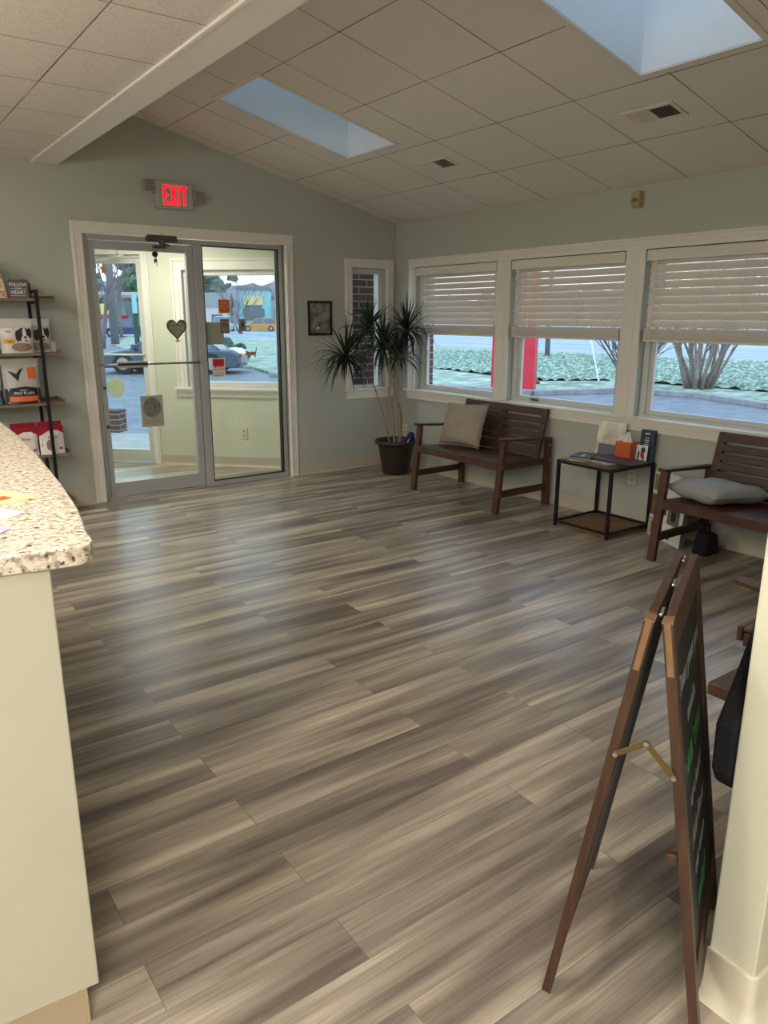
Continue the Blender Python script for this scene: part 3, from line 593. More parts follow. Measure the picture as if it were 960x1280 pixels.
# ------------------------------------------------------------------ exit sign
M_exit = mat('exit_red', (255, 20, 40), 0.5, emis=(255, 12, 30), es=1.25)
e = empty('exit_sign', (-2.279, 0, 2.355), 0, 'white plastic sign with glowing red EXIT letters above the glass door', 'exit sign')
B(-0.155, 0.155, -0.05, -0.001, 0, 0.205).build('sign_housing', mat('sign_white', (170, 168, 156), 0.5), e, bevel=0.006)
def strokes(segs, w, mt, nm, par, y0=-0.0515, y1=-0.0495):
    m = MB()
    for (a, b) in segs:
        a, b = V((a[0], 0, a[1])), V((b[0], 0, b[1])); d = (b - a).normalized(); sd = V((-d.z, 0, d.x)) * w / 2; a -= d * w * 0.0; b += d * 0
        m.add([(p.x, yy, p.z) for yy in (y0, y1) for p in (a - sd, b - sd, b + sd, a + sd)], [(0, 1, 2, 3), (4, 7, 6, 5), (0, 4, 5, 1), (1, 5, 6, 2), (2, 6, 7, 3), (3, 7, 4, 0)])
    return m.build(nm, mt, par)
zb, zt = 0.028, 0.178; xo = -0.095
strokes([((xo + 0.011, zb), (xo + 0.011, zt)), ((xo, zb + 0.011), (xo + 0.05, zb + 0.011)), ((xo, zt - 0.011), (xo + 0.05, zt - 0.011)), ((xo, 0.103), (xo + 0.042, 0.103))], 0.019, M_exit, 'letter', e)
strokes([((xo + 0.062, zb), (xo + 0.105, zt)), ((xo + 0.105, zb), (xo + 0.062, zt))], 0.019, M_exit, 'letter', e)
strokes([((xo + 0.130, zb), (xo + 0.130, zt))], 0.019, M_exit, 'letter', e)
strokes([((xo + 0.178, zb), (xo + 0.178, zt)), ((xo + 0.152, zt - 0.011), (xo + 0.204, zt - 0.011))], 0.019, M_exit, 'letter', e)
for sx, z0 in ((-1, 0.115), (1, 0.06)):
    m = MB(); cx = sx * 0.205; m.box(cx - 0.045, cx + 0.045, -0.075, -0.035, z0, z0 + 0.09, 0)
    for k in range(4): m.box(cx - 0.038, cx + 0.038, -0.078, -0.075, z0 + 0.01 + k * 0.02, z0 + 0.022 + k * 0.02, 1)
    m.box(sx * 0.15, sx * 0.17, -0.05, -0.02, z0 - 0.01, z0 + 0.03, 0)
    m.build('emergency_lamp', [mat('lamp_housing', (150, 146, 134), 0.5), mat('lamp_lens', (120, 116, 108), 0.3)], e, bevel=0.004)
# motion detector on the right wall
e = empty('motion_detector', label='small cream motion detector high on the window wall', cat='motion detector', M=RW @ Matrix.Translation((2.83, -0.001, 2.25)))
m = MB(); m.prism([(0, 0), (-0.03, 0), (-0.055, 0.03), (-0.05, 0.105), (0, 0.105)], 'x', -0.035, 0.035); m.build('housing', mat('cream_plastic', (176, 160, 112), 0.5), e, bevel=0.004)
B(-0.022, 0.022, -0.056, -0.05, 0.035, 0.06).build('lens', mat('grey_lens', (110, 104, 84), 0.4), e)
# framed picture
e = empty('framed_picture', (-0.905, -0.001, 1.337), 0, 'small black framed faded print on the wall beside the narrow window', 'framed picture')
m = MB(); Wf, Hf, t = 0.13, 0.318, 0.02
m.box(-Wf, -Wf + t, -0.02, 0, 0, Hf); m.box(Wf - t, Wf, -0.02, 0, 0, Hf); m.box(-Wf + t, Wf - t, -0.02, 0, 0, t); m.box(-Wf + t, Wf - t, -0.02, 0, Hf - t, Hf); m.build('frame', M_black, e, bevel=0.002)
pr = B(-Wf + t, Wf - t, -0.008, -0.002, t, Hf - t).build('print', two_tone('mottled_print', (92, 90, 74), (150, 150, 142), 14, 0.38, 0.62, 0.4, c3=(124, 122, 108)), e)
m = MB(); m.poly([(-0.05, -0.0085, 0.055), (-0.01, -0.0085, 0.06), (0.0, -0.0085, 0.07), (-0.03, -0.0085, 0.085)]); m.build('white_mark', mat('print_highlight', (196, 204, 206), 0.6), pr)  # pale four-sided mark on the print
# ceiling vents
for k, (cx, cy, lab) in enumerate(((-0.862, -1.668, 'square ceiling air vent farther from the camera, near the first skylight'), (-0.836, -3.49, 'ceiling air vent nearer the camera, right of the large skylight'))):
    e = empty('ceiling_vent', label=lab, cat='air vent', M=CE @ Matrix.Translation((cx * ul, cy, 0)) @ Matrix.Rotation(PI, 4, 'X'))
    m = MB(); a, b, t = 0.085, 0.165, 0.022
    m.box(-a, -a + t, -b, b, 0, 0.008); m.box(a - t, a, -b, b, 0, 0.008); m.box(-a + t, a - t, -b, -b + t, 0, 0.008); m.box(-a + t, a - t, b - t, b, 0, 0.008); m.build('vent_frame', mat('vent_white', (224, 214, 202), 0.5), e, bevel=0.001)
    B(-a + t, a - t, -b + t, b - t, 0.0005, 0.001).build('duct_opening', M_black, e)
    m = MB(); n = 26
    for i in range(n):
        y = -b + t + (2 * b - 2 * t) * (i + 0.5) / n; s_ = 0.0042 if i >= n / 2 else -0.0042
        m.add([(x, y + s_ * q - 0.0006 * r, z) for q, z in ((-1, 0.001), (1, 0.0075)) for r in (-1, 1) for x in (-a + t, a - t)], [(0, 1, 3, 2), (4, 6, 7, 5), (0, 4, 5, 1), (2, 3, 7, 6), (0, 2, 6, 4), (1, 5, 7, 3)])
    m.build('louvers', MATS['vent_white'], e)
    B(-a + t, a - t, -0.003, 0.003, 0.001, 0.008).build('divider', MATS['vent_white'], e)

# ------------------------------------------------------------------ benches
def make_bench(Wd, label, group='slatted brown wooden benches'):
    e = empty('wooden_bench', (0, 0, 0), 0, label, 'bench', group); h = Wd / 2
    for s in (-1, 1):
        y = s * (h - 0.026)
        fl_ = MB(); fl_.bar((-0.618, y, 0), (-0.552, y, 0.578), 0.052, 0.034, up=(1, 0, 0)); fl_.cyl((-0.60, y - s * -0.027, 0.145), (-0.60, y + s * 0.0285, 0.145), 0.006, m=1); fl_.cyl((-0.58, y + s * 0.026, 0.375), (-0.58, y + s * 0.0285, 0.375), 0.006, m=1)
        fl_.build('leg', [M_wood, M_steel], e, bevel=0.003)
        bl = MB(); bl.bar((-0.045, y, 0), (-0.045, y, 0.54), 0.052, 0.04, up=(1, 0, 0))
        for z in (0.38, 0.50): bl.cyl((-0.045, y + s * 0.024, z), (-0.045, y + s * 0.029, z), 0.008, m=1)
        bl.build('leg', [M_wood, M_steel], e, bevel=0.003)
        B(-0.605, -0.022, y - 0.03, y + 0.03, 0.579, 0.602).build('armrest', M_woodlong, e, bevel=0.004) if False else MB().hexa([(-0.60, y - 0.028, 0.578), (-0.03, y - 0.028, 0.540), (-0.03, y + 0.028, 0.540), (-0.60, y + 0.028, 0.578), (-0.60, y - 0.028, 0.600), (-0.03, y - 0.028, 0.562), (-0.03, y + 0.028, 0.562), (-0.60, y + 0.028, 0.600)]).build('armrest', M_woodlong, e, bevel=0.004)
        B(-0.588, -0.065, y - 0.012, y + 0.012, 0.125, 0.178).build('stretcher', M_woodlong, e, bevel=0.002)
        B(-0.565, -0.065, y - s * 0.028 - 0.011, y - s * 0.028 + 0.011, 0.335, 0.385).build('side_rail', M_woodlong, e, bevel=0.002)
    sm = MB(); x = -0.575; n = 7; wd = 0.062
    for k in range(n):
        xc = -0.545 + k * 0.073; dz = -0.022 * k / (n - 1); sm.box(xc - wd / 2, xc + wd / 2, -h + 0.056, h - 0.056, 0.386 + dz, 0.404 + dz)
    sm.build('seat', M_wood, e, bevel=0.003)
    B(-0.598, -0.577, -h + 0.054, h - 0.054, 0.345, 0.404).build('front_rail', M_wood, e, bevel=0.003)
    def bx(z): return -0.128 + (z - 0.36) * 0.24
    for y in (-h + 0.082, 0, h - 0.082):
        bf = MB().hexa([(bx(0.35) - 0.012, y - 0.026, 0.35), (bx(0.35) + 0.014, y - 0.026, 0.35), (bx(0.35) + 0.014, y + 0.026, 0.35), (bx(0.35) - 0.012, y + 0.026, 0.35), (bx(0.785) - 0.012, y - 0.026, 0.785), (bx(0.785) + 0.014, y - 0.026, 0.785), (bx(0.785) + 0.014, y + 0.026, 0.785), (bx(0.785) - 0.012, y + 0.026, 0.785)])
        bf.build('backrest_stile', M_wood, e, bevel=0.002)
    bs_ = MB()
    for z0, z1 in ((0.73, 0.785), (0.671, 0.712), (0.612, 0.653), (0.553, 0.594), (0.494, 0.535), (0.405, 0.476)):
        bs_.hexa([(bx(z0) - 0.016, -h + 0.06, z0), (bx(z0) - 0.003, -h + 0.06, z0), (bx(z0) - 0.003, h - 0.06, z0), (bx(z0) - 0.016, h - 0.06, z0), (bx(z1) - 0.016, -h + 0.06, z1), (bx(z1) - 0.003, -h + 0.06, z1), (bx(z1) - 0.003, h - 0.06, z1), (bx(z1) - 0.016, h - 0.06, z1)])
    bs_.build('backrest_slats', M_woodlong, e, bevel=0.002)
    return e
M_wood.node_tree.nodes['Mapping'].inputs['Scale'].default_value = (5, 1, 1.2)
M_woodlong.node_tree.nodes['Mapping'].inputs['Scale'].default_value = (1, 1.2, 5)
bench = make_bench(1.10, 'brown slatted wooden bench beside the plant with an upright taupe cushion'); bench.location = (-0.02, -1.665, 0)
b2 = copy_tree(bench); b2.location = (-0.02, -4.14, 0); b2['label'] = 'brown slatted wooden bench at right with a grey cushion lying flat'
b3 = copy_tree(bench); b3.location = (-1.62, -5.575, 0); b3.rotation_euler = (0, 0, -PI / 2)
for ch in kids(b3):
    if ch.name.startswith('leg') and max(v.co.y for v in ch.data.vertices) < 0 and min(v.co.x for v in ch.data.vertices) < -0.5:
        ch.data = ch.data.copy()
        for v in ch.data.vertices: v.co.x += 0.24
b3['label'] = 'brown wooden bench mostly hidden behind the cream wall end, only its arm showing'

def cushion(name, W, H, T, m_, label, M, seed):
    n = 18; vs = []; fs = []
    def pt(i, j, s):
        u_, v_ = -1 + 2 * i / n, -1 + 2 * j / n
        pin = 1 - 0.10 * (1 - abs(u_ * v_)) * 0 - 0.07 * ((1 - v_ * v_) * abs(u_) ** 3)
        pin2 = 1 - 0.07 * ((1 - u_ * u_) * abs(v_) ** 3)
        x, y = u_ * W / 2 * pin, v_ * H / 2 * pin2
        t = T / 2 * (max(0, (1 - u_ ** 4)) ** 0.55) * (max(0, (1 - v_ ** 4)) ** 0.55)
        wr_ = noise.noise(V((x * 9 + seed, y * 9, s * 3))) * 0.014 * min(1, t * 40) + abs(noise.noise(V((x * 5 + y * 9 + seed, y * 4 - x * 3, 2)))) * -0.018 * min(1, t * 30)
        return (x, y, s * (t + wr_ * (1 if t > 0.004 else 0)))
    for s in (1, -1):
        k = len(vs)
        for i in range(n + 1):
            for j in range(n + 1): vs.append(pt(i, j, s))
        for i in range(n):
            for j in range(n): a = k + i * (n + 1) + j; fs.append((a, a + n + 1, a + n + 2, a + 1) if s > 0 else (a, a + 1, a + n + 2, a + n + 1))
    m = MB(); m.add(vs, fs); e = empty(name, label=label, cat='cushion', M=M)
    o = m.build('cushion_cover', m_, e, smooth=True, subs=1)
    bm = bmesh.new(); bm.from_mesh(o.data); bmesh.ops.remove_doubles(bm, verts=bm.verts, dist=0.0005); bmesh.ops.recalc_face_normals(bm, faces=bm.faces); bm.to_mesh(o.data); bm.free()
    per = [pt(i, 0, 1) for i in range(n)] + [pt(n, j, 1) for j in range(n)] + [pt(n - i, n, 1) for i in range(n)] + [pt(0, n - j, 1) for j in range(n + 1)]
    MB().tube([(p[0], p[1], 0) for p in per], 0.0035, 6).build('seam_piping', m_, e, smooth=True)
    return e
cushion('throw_cushion', 0.50, 0.39, 0.15, M_fabric1, 'taupe cushion standing upright against the backrest of the bench by the plant',
        frameM((-0.290, -1.395, 0.590), V((0.06, -0.99, 0.05)), V((0.33, 0.06, 0.93))), 3)
cushion('throw_cushion', 0.46, 0.47, 0.13, M_fabric2, 'grey cushion lying flat on the bench seat at right',
        frameM((-0.345, -3.835, 0.462), V((-0.25, -0.97, 0.02)), V((0.95, -0.25, -0.05))), 8)

# ------------------------------------------------------------------ side table and what stands on it
e = empty('side_table', (-0.262, -2.92, 0), 0, 'small square side table with wood top and thin black metal frame', 'side table'); h = 0.235
for sx in (-1, 1):
    for sy in (-1, 1): B(sx * h - 0.011, sx * h + 0.011, sy * h - 0.011, sy * h + 0.011, 0, 0.502).build('leg', M_blackmetal, e, bevel=0.001)
for z in (0.03, 0.478):
    m = MB()
    for s in (-1, 1): m.box(-h + 0.011, h - 0.011, s * h - 0.008, s * h + 0.008, z, z + 0.016); m.box(s * h - 0.008, s * h + 0.008, -h + 0.011, h - 0.011, z, z + 0.016)
    m.build('frame_rail', M_blackmetal, e)

B(-h + 0.009, h - 0.009, -h + 0.009, h - 0.009, 0.4945, 0.507).build('tabletop', M_top, e, bevel=0.001)
B(-h - 0.008, h + 0.008, -h - 0.008, h + 0.008, 0.004, 0.0285).build('lower_shelf', mat('lower_shelf_wood', (128, 88, 52), 0.5, noise_s=8, noise_a=0.3, stretch=(5, 1, 1)), e, bevel=0.002) if False else B(-h + 0.012, h - 0.012, -h + 0.012, h - 0.012, 0.006, 0.029).build('lower_shelf', mat('lower_shelf_wood', (128, 88, 52), 0.5, noise_s=8, noise_a=0.3, stretch=(5, 1, 1)), e, bevel=0.002)
TZ = 0.5075
cols = [(205, 198, 184), (150, 140, 130), (120, 100, 90), (196, 190, 180), (70, 84, 110), (44, 54, 76)]
for k in range(6):
    t_ = 0.005; rz = random.uniform(-0.12, 0.12) + 0.35
    m = MB(); m.box(-0.105, 0.105, -0.075, 0.075, 0, t_, 0); m.box(-0.103, 0.106, -0.073, 0.0735, 0.001, t_ - 0.001, 1); m.box(-0.08, 0.02, -0.012, 0.004, t_, t_ + 0.0003, 2)
    o = m.build('magazine', [mat('mag_cover_%d' % k, cols[k], 0.35), M_white, M_white if k == 5 else M_grey]); o.location = (-0.365 + random.uniform(-0.006, 0.006), -2.805 + random.uniform(-0.006, 0.006), TZ + k * 0.0056); o.rotation_euler = (0, 0, rz)
    tag(o, ['lowest magazine of the stack at the left of the side table', 'second magazine from the bottom of the stack on the side table', 'third magazine from the bottom of the stack on the side table', 'third magazine from the top of the stack on the side table', 'blue-grey magazine second from the top of the stack on the side table', 'navy magazine on top of the stack on the side table'][k], 'magazine', 'magazines stacked on the side table')
for k in range(3):
    m = MB(); m.box(-0.095, 0.095, -0.07, 0.07, 0, 0.005, 0); m.box(-0.093, 0.096, -0.068, 0.0685, 0.001, 0.004, 1)
    o = m.build('booklet', [mat('booklet_%d' % k, [(150, 130, 108), (120, 112, 104), (170, 160, 144)][k], 0.4), M_offwhite]); o.location = (-0.385, -3.015, TZ + k * 0.0056); o.rotation_euler = (0, 0, 1.35 + 0.06 * k)
    tag(o, ['bottom booklet under the navy folder on the side table', 'middle booklet under the navy folder on the side table', 'top booklet under the navy folder on the side table'][k], 'booklet', 'booklets under the navy folder')
m = MB(); m.box(-0.17, 0.17, -0.115, 0.115, 0, 0.003); m.box(-0.17, 0.17, -0.115, 0.118, 0.003, 0.006)
o = m.build('navy_folder', M_navy, bevel=0.001); o.matrix_world = frameM((-0.285, -3.06, 0.5275), (-0.02, -1, -0.02), (0.98, -0.02, -0.01)); tag(o, 'large navy folder lying flat across the side table', 'folder')
o = tag(MB().box(-0.123, 0.123, 0, 0.008, 0, 0.25).build('photo_card', [mat('warm_photo', (236, 230, 212), 0.35, noise_s=9, noise_a=0.4)]), 'large cream photo card leaning at the back left of the side table', 'photo card')
o.matrix_world = frameM((-0.085, -2.80, TZ), (0.0, -1, 0), (1, 0, 0)) @ Matrix.Rotation(-0.13, 4, 'X')
m = MB(); m.poly([(-0.07, -0.001, 0.06), (0.055, -0.001, 0.055), (0.08, -0.001, 0.15), (-0.02, -0.001, 0.17), (-0.065, -0.001, 0.13)]); m.build('printed_photo', mat('pale_photo', (212, 202, 182), 0.3, noise_s=20, noise_a=0.35), o)
o = tag(MB().box(-0.08, 0.08, 0, 0.004, 0, 0.085).build('grey_leaflet', M_grey), 'small grey leaflet standing in front of the cream photo card', 'leaflet')
o.matrix_world = frameM((-0.112, -2.80, TZ), (0.0, -1, 0), (1, 0, 0)) @ Matrix.Rotation(-0.15, 4, 'X')
e = empty('tissue_box', (-0.14, -3.005, TZ), 0.06, 'orange cube tissue box with a white tissue pulled up', 'tissue box')
B(-0.058, 0.058, -0.062, 0.062, 0, 0.135).build('box', M_orange, e, bevel=0.003)
m = MB(); n = 14
ringp = [(0.03 * math.cos(2 * PI * i / n) * (1 + 0.3 * math.sin(3 * i)), 0.038 * math.sin(2 * PI * i / n), 0.135) for i in range(n)]
tip = [(0.012 * math.cos(2 * PI * i / n) * (1 + 0.6 * math.sin(5 * i)), 0.010 * math.sin(2 * PI * i / n) - 0.004, 0.185 + 0.022 * math.sin(2 * i)) for i in range(n)]
mid = [(0.024 * math.cos(2 * PI * i / n) * (1 + 0.4 * math.sin(4 * i)), 0.026 * math.sin(2 * PI * i / n), 0.16) for i in range(n)]
m.add(ringp + mid + tip, [(a + i, a + (i + 1) % n, a + n + (i + 1) % n, a + n + i) for a in (0, n) for i in range(n)] + [tuple(range(2 * n, 3 * n))]); m.build('tissue', M_white, e)
e = empty('brochure_box', label='navy brochure stack standing upright at the right end of the side table', cat='brochures', M=frameM((-0.085, -3.118, TZ), (0.10, -1, 0), (1, 0.1, 0)))
m = MB(); m.hexa([(-0.052, 0, 0), (0.052, 0, 0), (0.052, 0.045, 0), (-0.052, 0.045, 0), (-0.052, 0.02, 0.225), (0.052, 0.02, 0.225), (0.052, 0.055, 0.225), (-0.052, 0.055, 0.225)], 0); m.build('brochure_stack', M_navy, e, bevel=0.002)
for k, (z, ww) in enumerate(((0.195, 0.02), (0.165, 0.016), (0.15, 0.018), (0.135, 0.016), (0.12, 0.018))):
    m = MB(); y = 0.02 * z / 0.225 - 0.0012; m.box(-ww, ww, y, y + 0.0006, z, z + (0.008 if k == 0 else 0.005)); m.build('printed_line', M_white, e)
o = tag(MB().box(-0.045, 0.045, 0, 0.002, 0, 0.12).build('dog_leaflet', M_white), 'white leaflet with a dog picture leaning on the navy brochures', 'leaflet')
o.matrix_world = frameM((-0.120, -3.108, TZ), (0.10, -1, 0), (1, 0.1, 0)) @ Matrix.Rotation(-0.12, 4, 'X')
m = MB()
for pts, mm_ in ((ell(0.012, 0.085, 0.018, 0.022), 0), (ell(0.008, 0.055, 0.014, 0.028), 1), (ell(-0.02, 0.045, 0.008, 0.034), 0), (ell(0.02, 0.03, 0.006, 0.026), 0)): m.add([(x, -0.0012, z) for x, z in pts], [tuple(range(20))], mm_)
m.build('dog_picture', [mat('dog_dark', (70, 60, 54), 0.6), mat('dog_red', (168, 60, 50), 0.6)], o)

# poster board leaning by the wall, partly behind the right bench
PB = frameM((-0.115, -3.215, 0.0), (-0.165, -0.36, 0), (0.9, -0.42, 0)) @ Matrix.Rotation(-0.06, 4, 'X')
e = empty('poster_board', label='white poster board of pet photos standing on the floor behind the right bench', cat='poster', M=PB)
B(0, 0.40, 0, 0.03, 0, 0.47).build('board', [M_white], e, bevel=0.001)
B(0.401, 0.407, -0.001, 0.031, 0, 0.47).build('board_edge', mat('grey_blue_edge', (96, 106, 116), 0.5), e)
text('BREEDS', 0.042, M_ink, e, frameM((0.27, -0.0012, 0.29), (1, 0, 0), (0, 0, 1)))
text('PET', 0.042, M_ink, e, frameM((0.12, -0.0012, 0.43), (1, 0, 0), (0, 0, 1)))
for k, (x0, z0, w0, h0, c_) in enumerate(((0.01, 0.33, 0.09, 0.11, (126, 140, 70)), (0.0, 0.15, 0.085, 0.15, (112, 96, 48)), (0.01, 0.01, 0.10, 0.12, (196, 180, 160)), (0.22, 0.13, 0.14, 0.13, (120, 116, 108)), (0.11, 0.18, 0.09, 0.12, (60, 54, 50)))):
    p = B(x0, x0 + w0, -0.0012, -0.0002, z0, z0 + h0).build('pet_photo', mat('pet_photo_%d' % k, c_, 0.5, noise_s=30, noise_a=0.4), e)
mat('pet_tan', (150, 104, 62), 0.7); mat('pet_black', (36, 34, 34), 0.7)
for pts, q in ((ell(0.055, 0.085, 0.022, 0.02), 0), (ell(0.055, 0.05, 0.018, 0.03), 0), (ell(0.29, 0.19, 0.03, 0.035), 1), (ell(0.27, 0.225, 0.008, 0.016), 1), (ell(0.31, 0.225, 0.008, 0.016), 1), (ell(0.26, 0.06, 0.02, 0.04), 1), (ell(0.045, 0.22, 0.024, 0.04), 0)): MB().add([(x, -0.0018, z) for x, z in pts], [tuple(range(20))]).build('pet_silhouette', MATS['pet_black' if q else 'pet_tan'], e)

# small black block with a loop on top, under the right bench
m = MB(); m.hexa([(-0.32, -3.80, 0), (-0.14, -3.80, 0), (-0.14, -3.68, 0), (-0.32, -3.68, 0), (-0.29, -3.79, 0.15), (-0.17, -3.79, 0.15), (-0.17, -3.69, 0.15), (-0.29, -3.69, 0.15)])
e = empty('black_bag', (0, 0, 0), 0, 'black bag on the floor under the right bench', 'bag'); m.build('bag_body', M_cloth, e, bevel=0.03)
MB().tube([(-0.27, -3.74, 0.145), (-0.26, -3.74, 0.20), (-0.21, -3.74, 0.20), (-0.20, -3.74, 0.145)], 0.008, 6).build('handle', M_cloth, e, smooth=True)

# ------------------------------------------------------------------ dracaena
e = empty('potted_dracaena', (-0.33, -0.46, 0), 0, 'tall spiky dracaena with thin bare canes in a dark brown pot, in the corner', 'potted plant')
pot = MB(); pot.lathe([(0.001, 0.0), (0.12, 0.0), (0.128, 0.01), (0.172, 0.27), (0.175, 0.295), (0.195, 0.30), (0.208, 0.305), (0.212, 0.325), (0.205, 0.338), (0.190, 0.338), (0.180, 0.325), (0.172, 0.30), (0.165, 0.24)], 40)
pot.build('pot', M_pot, e, smooth=True)
sm = MB(); sm.lathe([(0.001, 0.30), (0.08, 0.305), (0.172, 0.292)], 30); sm.build('soil', M_soil, e, smooth=True)
def L_(x, y, z): return V((x + 0.33, y + 0.46, z))
canes = [[(-0.351, -0.46, .28), (-0.353, -0.46, .45), (-0.385, -0.46, .66), (-0.42, -0.46, .80), (-0.40, -.46, .95), (-0.44, -.47, 1.10), (-0.50, -.48, 1.20)],
         [(-0.285, -0.46, .28), (-0.262, -0.45, .45), (-0.27, -0.45, .62), (-0.335, -0.45, .78), (-0.33, -.45, 0.97), (-0.27, -.44, 1.12), (-0.20, -.44, 1.34)],
         [(-0.39, -0.44, .28), (-0.44, -0.44, .50), (-0.54, -0.44, .78), (-0.62, -.45, .92), (-0.78, -.46, 1.05), (-0.90, -.47, 1.12)],
         [(-0.32, -0.49, .28), (-0.33, -0.49, .55), (-0.36, -0.49, .85), (-0.46, -.48, 1.1), (-0.58, -.47, 1.28), (-0.64, -.45, 1.38)]]
for c, r in zip(canes, (0.013, 0.014, 0.007, 0.009)):
    pts = [L_(*p) for p in c]; sm_ = []
    for i in range(len(pts) - 1):
        p0 = pts[max(i - 1, 0)]; p1 = pts[i]; p2 = pts[i + 1]; p3 = pts[min(i + 2, len(pts) - 1)]
        for k in range(4):
            t = k / 4; sm_.append(0.5 * ((2 * p1) + (p2 - p0) * t + (2 * p0 - 5 * p1 + 4 * p2 - p3) * t * t + (3 * p1 - p0 - 3 * p2 + p3) * t ** 3))
    sm_.append(pts[-1]); MB().tube(sm_, [r * (1 - 0.35 * i / len(sm_)) for i in range(len(sm_))], 8).build('cane', M_cane, e, smooth=True)
rnd = random.Random(11)
def leaf_head(c, n, Lm, m_, lim_y=0.40):
    m = MB(); c = L_(*c)
    for k in range(n):
        az = 2 * PI * k / n * 5.13 + rnd.uniform(-0.3, 0.3); el = rnd.choice([rnd.uniform(-0.5, 0.3), rnd.uniform(0.1, 1.25), rnd.uniform(0.3, 1.45)]); L = Lm * rnd.uniform(0.75, 1.1)
        d = V((math.cos(az) * math.cos(el), math.sin(az) * math.cos(el), math.sin(el))); side = d.cross(V((0, 0, 1)))
        side = side.normalized() if side.length > 1e-3 else V((1, 0, 0)); p = c + d * 0.012; wd = rnd.uniform(0.010, 0.0145); droop = rnd.uniform(0.06, 0.42) * (1.2 if el < 0.6 else 0.55)
        rows = []; ns_ = 8; q = p.copy(); dd = d.copy()
        for i in range(ns_ + 1):
            t = i / ns_; ww = wd * (0.55 + 1.2 * t if t < 0.3 else 0.91 * (1 - ((t - 0.3) / 0.7) ** 1.6)) + 0.0004
            up = side.cross(dd).normalized(); rows += [q - side * ww + up * ww * 0.35, q, q + side * ww + up * ww * 0.35]
            dd = (dd + V((0, 0, -droop * (0.3 + t)))).normalized(); q = q + dd * (L / ns_)
            if q.y > lim_y: q.y = lim_y; 
            if q.x > 0.30 and q.z < 2: q.x = 0.30
        m.add(rows, [(3 * i + j, 3 * i + j + 1, 3 * i + j + 4, 3 * i + j + 3) for i in range(ns_) for j in (0, 1)])
    m.build('leaf_rosette', m_, e, smooth=True)
leaf_head((-0.915, -0.47, 1.145), 84, 0.38, M_leaf2)
leaf_head((-0.64, -0.45, 1.40), 66, 0.33, M_leaf)
leaf_head((-0.50, -0.48, 1.225), 90, 0.39, M_leaf)
leaf_head((-0.195, -0.44, 1.375), 76, 0.36, M_leaf2)
leaf_head((-0.30, -0.46, 1.13), 44, 0.32, M_leaf2)
# blue bottle in the pot
e = empty('blue_bottle', label='cobalt blue bottle stuck in the soil of the plant pot', cat='bottle', M=frameM((-0.215, -0.50, 0.285), (1, 0, -0.5), (0, 1, 0)))
m = MB(); m.lathe([(0.001, 0.0), (0.032, 0.0), (0.036, 0.01), (0.036, 0.09), (0.030, 0.115), (0.014, 0.128), (0.001, 0.13)], 20); m.build('bottle_body', mat('cobalt_glass', (24, 30, 96), 0.2), e, smooth=True)

# ------------------------------------------------------------------ chalkboard A-frame
wv_ = V((0.895, 0.446, 0)).normalized(); nv = V((wv_.y, -wv_.x, 0))
T0 = V((-3.513, -5.536, 0.96)); Wb = 0.485; s0 = 0.152; gap = 0.006
e = empty('chalkboard_easel', (T0.x, T0.y, 0), 0, 'folding wooden A-frame chalkboard standing at the right foreground', 'chalkboard sign')
off = V((T0.x, T0.y, 0))
def panel(sgn, nm):
    # local frame: x along width, y outward normal, z up the panel
    top = V((0, 0, 0.96)) + nv * (gap * sgn + 0.0); foot = nv * (s0 * sgn) + V((0, 0, 0.0))
    up = (top - foot); Ln = up.length; up.normalize()
    outn = wv_.cross(up) * (1 if (wv_.cross(up)).dot(nv * sgn) > 0 else -1)
    Mx = Matrix(((wv_.x, outn.x, up.x, foot.x), (wv_.y, outn.y, up.y, foot.y), (wv_.z, outn.z, up.z, foot.z), (0, 0, 0, 1)))
    t = 0.02; sw = 0.036
    g = []
    for x0 in (0, Wb - sw): g.append(MB(Mx).box(x0, x0 + sw, 0, t, 0.004 if x0 == 0 else 0.004, Ln - 0.004).build('leg', M_easel, e, bevel=0.002))
    MB(Mx).box(sw, Wb - sw, 0.001, t - 0.001, Ln - 0.07, Ln - 0.002).build('top_rail', M_easel, e, bevel=0.002)
    MB(Mx).box(sw, Wb - sw, 0.001, t - 0.001, 0.12, 0.18).build('bottom_rail', M_easel, e, bevel=0.002)
    m = MB(Mx); m.box(sw, Wb - sw, 0.008, 0.013, 0.18, Ln - 0.07, 0); m.box(sw, Wb - sw, 0.002, 0.0079, 0.18, Ln - 0.07, 1)
    m.build('chalkboard_panel', [M_chalk, M_boardback], e)
    MB(Mx).box(0.0, sw, 0.0, t, Ln - 0.004, Ln).build('end_cap', M_easelend, e)
    MB(Mx).box(-0.0015, 0.0, 0.004, t - 0.004, Ln - 0.11, Ln).build('edge_patch', M_easelend, e)
    return Mx, Ln
M1, Ln = panel(1, 'a'); M2, Ln = panel(-1, 'b')
m = MB(M1); m.box(0.0, Wb, 0.0, 0.018, 0.0, 0.001) ; 
m = MB(M1); m.box(-0.005, 0.012, -0.022, 0.0, 0.455, 0.478); m.build('chalk_ledge_end', M_easel, e, bevel=0.004)
for x0 in (0.05, 0.235, 0.42):
    m = MB(); c = wv_ * x0 + V((0, 0, 0.9615)); m.tube([c - wv_ * 0.02, c + wv_ * 0.02], 0.0035, 10); m.build('hinge', M_steel, e, smooth=True)
